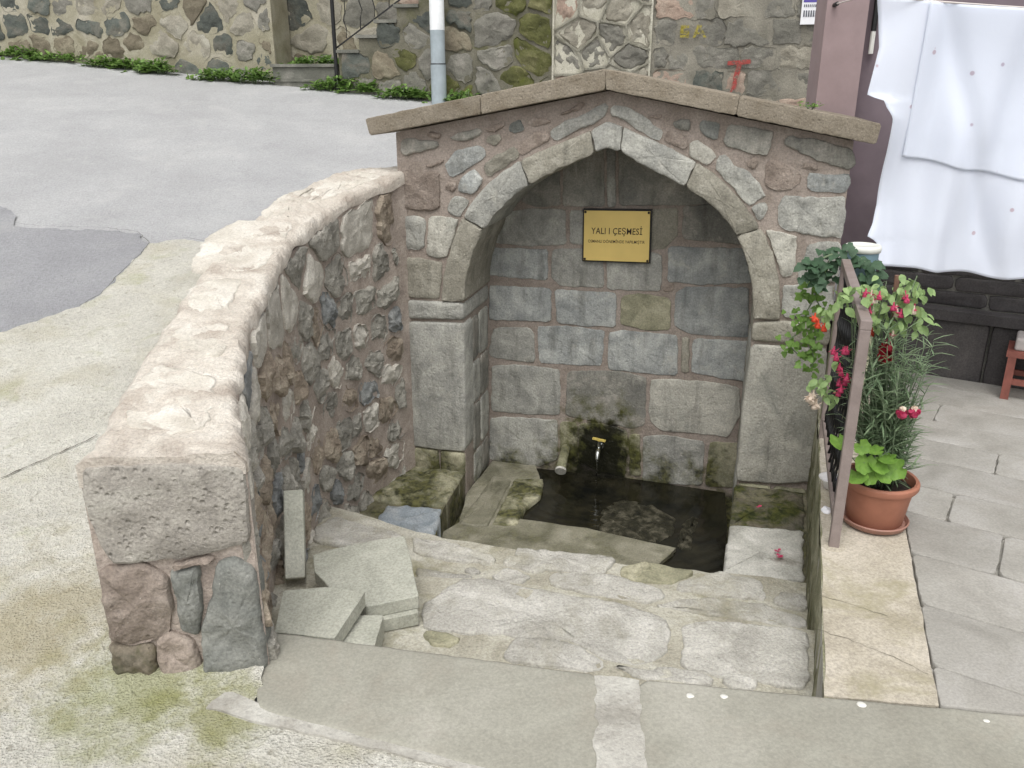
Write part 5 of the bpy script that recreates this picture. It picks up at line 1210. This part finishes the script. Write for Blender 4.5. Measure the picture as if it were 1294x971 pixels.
md = o.modifiers.new('bevel', 'BEVEL'); md.width = .012; md.segments = 3

# ================================================================ railing on the patio edge
rl = empty('patio_railing', (1.18, 2.72, 0), 'brown painted metal railing on the patio edge beside the fountain', 'railing')
PA, PB = Vector((1.188, 2.72, 0)), Vector((1.508, 3.75, 0)); rd = (PB - PA).normalized()
def beveled(o, w=.003):
    md = o.modifiers.new('bevel', 'BEVEL'); md.width = w; md.segments = 2; return o
for P in (PA, PB):
    b = MB(); b.bar(P + Vector((0, 0, -.02)), P + Vector((0, 0, .833)), .036, .036, up=rd); beveled(b.build('post', 'rail', rl))
Z1 = Vector((0, 0, .85))
b = MB(); b.bar(PA - rd * .018 + Z1, PB + rd * .018 + Z1, .038, .034); beveled(b.build('top_rail', 'rail', rl))
b = MB(); b.bar(PA + rd * .022 + Vector((0, 0, .09)), PB - rd * .022 + Vector((0, 0, .09)), .026, .026); beveled(b.build('bottom_rail', 'rail', rl))
for k in range(11):
    t = (k + .7) / 11.4
    p = PA.lerp(PB, t)
    b = MB(); pts = [p + Vector((.004 * math.sin(z_ * 40 + k), .004 * math.cos(z_ * 40 + k), .1 + .735 * z_)) for z_ in [i / 18 for i in range(19)]]
    b.tube(pts, .0065, 6); b.build('baluster', 'iron', rl, smooth=True)
b = MB(); b.lathe((1.188, 2.72, 0), [(.0, .007), (.032, .005), (.042, 0.0)], 20); b.build('mortar_collar', 'cement', rl, smooth=True)

# bucket on a little rendered pedestal behind the railing
ped = empty('rendered_pedestal', (1.655, 3.93, 0), 'low rough rendered pedestal between railing and fountain', 'pedestal')
stone('body', [(1.575, 3.87), (1.73, 3.85), (1.735, 3.99), (1.58, 4.01)], HZ(.70), 'mossycement', ped, proud=.005, back=.71, edge=.01, jit=.006, face=.004, n=40)
bk = empty('lidded_bucket', (1.652, 3.93, .705), 'small blue-grey plastic bucket with white lid behind the ivy', 'bucket')
b = MB(); b.lathe((1.652, 3.93, .706), [(0, 0), (.062, 0), (.066, .02), (.074, .165), (.074, .17)], 28); b.build('bucket_body', 'bucket', bk, smooth=True)
b = MB(); b.lathe((1.652, 3.93, .706), [(.074, .165), (.080, .166), (.082, .182), (.078, .196), (.068, .198), (.064, .192), (0, .192)], 28); b.build('lid', 'lid', bk, smooth=True)

# pot with plants
PX, PY = 1.408, 2.90
pot = empty('terracotta_pot', (PX, PY, 0), 'round terracotta flower pot on a saucer behind the railing post', 'flower pot')
b = MB(); b.lathe((PX, PY, 0), [(0, .018), (.098, .018), (.101, .022), (.120, .150), (.125, .165), (.135, .168), (.140, .176), (.140, .192), (.134, .200), (.124, .198), (.120, .188), (.117, .150)], 40); b.build('pot_body', 'terracotta', pot, auto=.6)
b = MB(); b.lathe((PX, PY, 0), [(0, .004), (.105, .004), (.118, .012), (.126, .030), (.122, .034), (.112, .020), (0, .016)], 40); b.build('saucer', 'saucer', pot, auto=.9)
b = MB(); b.lathe((PX, PY, 0), [(.1185, .160), (.08, .168), (.04, .172), (0, .173)], 32); b.build('soil', 'soil', pot, smooth=True)
def leaf_shape(kind):
    if kind == 'ovate': ol = [(0, 0), (.22, .18), (.30, .42), (.22, .70), (0, 1.0)]
    elif kind == 'blade': ol = [(0, 0), (.03, .1), (.035, .5), (.02, .85), (0, 1)]
    if kind in ('ovate', 'blade'):
        v = [(x, y, .10 * abs(x) / .3 - .18 * y * y) for x, y in ol] + [(0, y, -.18 * y * y) for x, y in ol[1:-1]] + [(-x, y, .10 * abs(x) / .3 - .18 * y * y) for x, y in ol[1:-1]]
        n = len(ol); f = []
        mid = [0] + [n + i for i in range(n - 2)] + [n - 1]; rt = list(range(n)); lf = [0] + [2 * n - 2 + i for i in range(n - 2)] + [n - 1]
        for i in range(n - 1):
            for A, B_ in ((mid, rt), (lf, mid)):
                q_ = [A[i], B_[i], B_[i + 1], A[i + 1]]; u = []
                for z_ in q_:
                    if z_ not in u: u.append(z_)
                if len(u) > 2: f.append(tuple(u))
        return [Vector(p) for p in v], f
    if kind == 'round':
        n = 22; v = [Vector((0, 0, 0))]; f = []
        for ring, rr in ((1, .5), (2, 1.0)):
            for k in range(n):
                th = 2 * math.pi * (k + .5) / n; lob = 1 + (.09 * math.cos(th * 7) if ring == 2 else 0)
                rad = rr * .5 * lob * (1 - .35 * math.exp(-((th - math.pi * 1.5) / .25) ** 2) * (ring - 1) * 1.5)
                v.append(Vector((rad * math.cos(th), rad * math.sin(th), .10 * rr * rr + .035 * math.cos(th * 7) * rr)))
        for k in range(n):
            f.append((0, 1 + k, 1 + (k + 1) % n)); f.append((1 + k, 1 + n + k, 1 + n + (k + 1) % n, 1 + (k + 1) % n))
        return v, f
    if kind == 'ivy':
        ol = [(0, 0), (.28, -.10), (.50, .18), (.36, .38), (.30, .62), (0, 1.0), (-.30, .62), (-.36, .38), (-.50, .18), (-.28, -.10)]
        v = [Vector((0, .34, .0))] + [Vector((x, y, -.16 * (x * x + (y - .3) ** 2))) for x, y in ol]
        return v, [(0, 1 + k, 1 + (k + 1) % len(ol)) for k in range(len(ol))]
LEAFME = {}
def leaf_me(kind, mat):
    k = (kind, mat)
    if k not in LEAFME:
        v, f = leaf_shape(kind); me = bpy.data.meshes.new('leaf'); me.from_pydata(v, [], f); me.materials.append(M[mat])
        me.polygons.foreach_set('use_smooth', [True] * len(f)); LEAFME[k] = me
    return LEAFME[k]
def put_leaf(p, size, kind, mat, parent, rg, face=(-.2, -1, .6), spread=.7, name='leaf'):
    o = bpy.data.objects.new(name, leaf_me(kind, mat)); link(o, parent)
    o.location = Vector(p) - WLOC[parent]
    nrm = (Vector(face).normalized() + Vector((rg.uniform(-1, 1), rg.uniform(-1, 1), rg.uniform(-1, 1))) * spread).normalized()
    qn = nrm.to_track_quat('Z', 'Y')
    from mathutils import Quaternion
    qn = qn @ Quaternion((0, 0, 1), rg.uniform(-1.1, 1.1) + math.pi)
    o.rotation_mode = 'QUATERNION'; o.rotation_quaternion = qn
    s_ = size * rg.uniform(.8, 1.2); o.scale = (s_, s_, s_)
    return o
rg = random.Random(5)
# carnation: many narrow grey-green blades on thin stems
car = empty('carnation_plant', (PX, PY, .17), 'bushy grey-green carnation with narrow leaves in the terracotta pot', 'plant')
b = MB(); sb = MB(); bv, bf = leaf_shape('blade')
from mathutils import Matrix
for k in range(105):
    th = rg.uniform(0, 2 * math.pi); lean = rg.uniform(.0, .10) + (.06 if k % 8 == 0 else 0); hgt = rg.uniform(.16, .66) * (1 - lean * .9)
    p0 = Vector((PX + .07 * math.cos(th) * rg.random(), PY + .07 * math.sin(th) * rg.random(), .165))
    dr = Vector((math.cos(th), math.sin(th), 0))
    pts = [p0 + dr * lean * t * t * 1.1 - Vector((.05 * t * t, 0.02 * t, 0)) + Vector((0, 0, hgt * t)) for t in (0, .33, .66, 1)]
    sb.tube(pts, [.0028, .0024, .002, .0012], 5)
    for i in range(int(9 + hgt * 30)):
        t = rg.uniform(.15, 1.02); j = min(2, int(t * 3)); u_ = t * 3 - j
        p = pts[j].lerp(pts[j + 1], u_)
        ph = rg.uniform(0, 2 * math.pi); up = rg.uniform(.1, 1.3)
        d = Vector((math.cos(ph), math.sin(ph), up)).normalized()
        qn = d.to_track_quat('Y', 'Z'); L_ = rg.uniform(.05, .10)
        b.add([p + qn @ Vector((x.x * L_ * 1.1, x.y * L_, x.z * L_ * 1.6)) for x in bv], bf)
tag(b.build('foliage', 'leaf_dia', car, True), None, None, None, 'stuff'); tag(sb.build('stems', 'stem', car, True), None, None, None, 'stuff')
def ruffle(p, r, mat, parent, name='flower'):
    v = []; f = []
    for k in range(26):
        d = Vector((rg.gauss(0, 1), rg.gauss(0, 1), rg.gauss(0, .9))).normalized(); qn = d.to_track_quat('Z', 'Y')
        n0 = len(v); c = Vector(p) + d * r * rg.uniform(.5, .95)
        ring = [c + qn @ Vector((r * .55 * math.cos(t), r * .55 * math.sin(t), r * rg.uniform(-.15, .2))) for t in [2 * math.pi * i / 7 for i in range(7)]]
        v += [c] + ring; f += [(n0, n0 + 1 + i, n0 + 1 + (i + 1) % 7) for i in range(7)]
    return mesh_obj(name, v, f, mat, parent, True)
for p in BALL: ruffle(p, .026, 'petal_red', car)
for p in FLP: ruffle(p, .020, 'petal_pink', car); ruffle(Vector(p) + Vector((0, 0, .014)), .012, 'petal_white', car)
# a few stems carry the flowers
b = MB()
for p in list(BALL) + list(FLP): b.tube([Vector((PX, PY, .17)), (Vector((PX, PY, .17)) + Vector(p)) / 2 + Vector((0, .02, .05)), Vector(p)], .002, 5)
b.build('flower_stem', 'stem', car, True)
# geranium leaves low in the pot
ger = empty('geranium_plant', (PX - .06, PY - .06, .17), 'young geranium with bright scalloped leaves at the pot front', 'plant')
for i, p in enumerate(GER):
    p = Vector(p) + Vector((-.012, -.055, 0.01))
    put_leaf(p, .074, 'round', 'leaf_ger', ger, rg, (-.15, -.7, .9), .55)
    b = MB(); b.tube([Vector((PX - .05, PY - .05, .165)), (Vector((PX - .05, PY - .05, .2)) + Vector(p)) / 2, Vector(p)], .0022, 5); b.build('leaf_stalk', 'stem', ger, True)
# fuchsia trained on a cane
fu = empty('fuchsia_plant', (PX - .02, PY + .03, .17), 'tall fuchsia tied to a cane with pink drooping flowers', 'plant')
b = MB(); b.tube([Vector((PX + .0, PY + .04, .1)), Vector(CANE[0])], .009, 8); b.build('cane', 'twig', fu, auto=.8)
b = MB()
for P in (FUCH, FUCHL):
    for p in P[::2]:
        p = Vector(p); b.tube([Vector((PX - .03, PY + .03, .17)), Vector((PX - .06 + .3 * (p.x - PX), PY + .03, .45 + .3 * (p.z - .5))), p.lerp(Vector((PX, PY, p.z)), .3) + Vector((0, 0, .02)), p], [.004, .003, .002, .0012], 5)
b.build('branches', 'stem', fu, True)
for P, cnt, sz in ((FUCH, 5, .042), (FUCHL, 3, .038)):
    for p in P:
        for k in range(cnt):
            q_ = Vector(p) + Vector((rg.gauss(0, .016), rg.gauss(0, .03), rg.gauss(0, .014)))
            put_leaf(q_, sz, 'ovate', 'leaf_fuchsia', fu, rg, (-.1, -.8, .8), .8)
def fuchsia_flower(p, mat, mat2, s_=1.):
    v = []; f = []; p = Vector(p)
    for k in range(4):
        th = k * math.pi / 2 + rg.uniform(-.3, .3); d = Vector((math.cos(th), math.sin(th), 0)); t = Vector((-d.y, d.x, 0))
        n0 = len(v)
        v += [p, p + (d * .012 + t * .005 + Vector((0, 0, -.006))) * s_, p + (d * .026 + Vector((0, 0, rg.uniform(-.016, .006)))) * s_, p + (d * .012 - t * .005 + Vector((0, 0, -.006))) * s_]; f.append((n0, n0 + 1, n0 + 2, n0 + 3))
    o = mesh_obj('flower', v, f, mat, fu, True)
    b = MB(); b.lathe(p, [(.003 * s_, .014 * s_), (.004 * s_, 0), (.011 * s_, -.012 * s_), (.013 * s_, -.022 * s_), (.004 * s_, -.020 * s_)], 9); b.build('corolla', mat2, o, True)
for p in FLW:
    for k in range(2): fuchsia_flower(Vector(p) + Vector((rg.gauss(0, .008), rg.gauss(0, .01), rg.gauss(0, .008))), 'petal_pink', 'petal_pink' if rg.random() < .75 else 'petal_white', .85)
for p in FLL:
    for k in range(2): fuchsia_flower(Vector(p) + Vector((rg.gauss(0, .006), rg.gauss(0, .01), rg.gauss(0, .012))), 'petal_pink', 'petal_pink', .85)
for p in FLO: fuchsia_flower(p, 'petal_orange', 'petal_orange', .9)
for p in FLWH:
    for k in range(2): fuchsia_flower(Vector(p) + Vector((rg.gauss(0, .006), 0, rg.gauss(0, .01))), 'petal_white', 'petal_white', 1.)
# ivy over the far post and down the pier
iv = empty('ivy', (1.52, 3.82, .0), 'dark ivy growing over the far railing post and bucket', 'ivy')
b = MB(); b.tube([Vector((1.56, 3.86, .0)), Vector((1.55, 3.85, .4)), Vector((1.54, 3.84, .8)), Vector((1.47, 3.82, .88)), Vector((1.38, 3.84, .83))], .006, 6)
b.tube([Vector((1.54, 3.84, .8)), Vector((1.6, 3.82, .86)), Vector((1.67, 3.82, .80))], .005, 6); b.build('stem', 'stem', iv, True)
for p in IVY:
    for k in range(7): put_leaf(Vector(p) + Vector((rg.gauss(0, .026), rg.gauss(0, .03), rg.gauss(0, .024))), .045, 'ivy', 'leaf_ivy', iv, rg, (-.2, -.8, .8), .5)
vi = empty('trailing_vine', (1.45, 3.86, .85), 'bright green vine trailing down over the fountain pier', 'vine')
b = MB(); b.tube(cat([Vector((1.47, 3.84, .86))] + [Vector(VINE[i]) for i in (1, 4, 5, 8, 9, 12, 16, 17, 18)], 4), .0035, 6)
b.tube(cat([Vector(VINE[4]), Vector(VINE[6]), Vector(VINE[7]), Vector(VINE[10]), Vector(VINE[13]), Vector(VINE[15])], 4), .003, 6); b.build('stem', 'stem', vi, True)
for p in VINE:
    for k in range(9): put_leaf(Vector(p) + Vector((rg.gauss(0, .024), rg.gauss(0, .025), rg.gauss(0, .024))), .030, 'ivy', 'leaf_vine', vi, rg, (-.2, -.9, .6), .6)
# weeds along the far walls
def weed(name, c, rx, ry, h, count, label, mat='leaf_weed', size=.07, group='weeds along the wall foot'):
    t = empty(name, c, label, 'weed', group)
    b = MB(); st_ = MB(); ov, of = leaf_shape('ovate')
    for k in range(count):
        u = rg.gauss(0, .45); w = rg.gauss(0, .4)
        p = Vector(c) + Vector((u * rx, w * ry, 0))
        hh = h * math.exp(-u * u) * rg.uniform(.25, 1.0)
        if k % 3 == 0: st_.tube([p + Vector((0, 0, -.01)), p + Vector((rg.gauss(0, .02), -.01, hh))], .003, 4)
        for j in range(5):
            d = Vector((rg.gauss(0, 1), rg.gauss(0, 1) - .3, rg.uniform(.0, 1.0))).normalized(); qn = d.to_track_quat('Y', 'Z'); L_ = size * rg.uniform(.6, 1.3)
            q_ = p + Vector((rg.gauss(0, .025), rg.gauss(0, .02), hh * rg.uniform(.3, 1)))
            b.add([q_ + qn @ (x * L_) for x in ov], of)
    tag(b.build('foliage', mat, t, True), None, None, None, 'stuff'); tag(st_.build('stems', 'stem', t, True), None, None, None, 'stuff')
WS = [(0, .55, .12, 70), (1, .45, .10, 50), (2, .25, .14, 40), (3, .3, .12, 45), (4, .28, .17, 60), (5, .35, .15, 60), (6, .35, .17, 70), (7, .38, .17, 80), (8, .36, .14, 70), (9, .38, .15, 70), (10, .35, .16, 60)]
for i, rx, h, cnt in WS:
    x, y = WEEDS[i]
    weed('weed_clump', (x, y, road_z(x, y) - .03), rx, .07, h, cnt, 'low green weed clump at the foot of the rubble wall' if i < 7 else ('green weed clump at the foot of the stairs wall' if i < 10 else 'green weed clump right behind the street pole'), group='weeds along the wall foot' if i < 7 else ('weeds below the stairs' if i < 10 else 'weed behind the pole'))
weed('weed_clump', (-2.3, 10.62, 1.815), .40, .1, .15, 60, 'weeds growing on the concrete stair landing', group='weeds on the landing')
p = FM(2.15, 1.50, -.05)
weed('weed_clump', tuple(p), .03, .03, .045, 9, 'tiny weed sprouting on the fountain roof slab', 'leaf_weed', .022, 'weeds on the fountain')
# small things
dz = empty('white_dish', (1.348, 3.20, 0), 'small white dish on the patio edge beside railing', 'dish')
b = MB(); b.lathe((1.348, 3.20, 0), [(0, .002), (.028, .002), (.032, .03), (.050, .045), (.052, .05), (.048, .048), (.03, .034), (0, .030)], 26); b.build('bowl', 'white', dz, smooth=True)
b = MB(); b.lathe((1.36, 3.20, 0), [(.018, .033), (.016, .040), (0, .041)], 16); b.build('violet_bit', 'paper_blue', dz, smooth=True)
o = stone('paper_scrap', [(1.238, 2.97), (1.272, 2.965), (1.285, 3.01), (1.25, 3.02)], HZ(.0), 'paper', None, proud=.012, back=.0, edge=.01, jit=.006, face=.01, n=24)
tag(o, 'crumpled white scrap on the patio edge by the railing post', 'scrap')
for i, p in enumerate(PETALS):
    v = []; f = []
    for k in range(5):
        th = rg.uniform(0, 6.28); d = Vector((math.cos(th), math.sin(th), .2)) * .022; t = Vector((-d.y, d.x, 0)) * .4; c = Vector((p[0], p[1], -.490 + (.012 if i < 2 else .014)))
        n0 = len(v); v += [c, c + d * .5 + t, c + d, c + d * .5 - t]; f.append((n0, n0 + 1, n0 + 2, n0 + 3))
    o = mesh_obj('fallen_flower', v, f, 'petal_pink', None); tag(o, 'fallen pink flower on the pale front slab of the seat' if i < 2 else 'fallen pink flower on the dirty seat slab against the pier', 'flower', 'fallen flowers')
for i, p in enumerate(DROPS):
    o = stone('white_splash', [(p[0] - .012, p[1] - .006), (p[0] + .008, p[1] - .010), (p[0] + .014, p[1] + .006), (p[0] - .006, p[1] + .012)], HZ(.003), 'drop', kerb, proud=.0035, back=.0, edge=.004, jit=.008, face=.001, corner=.006, n=20)
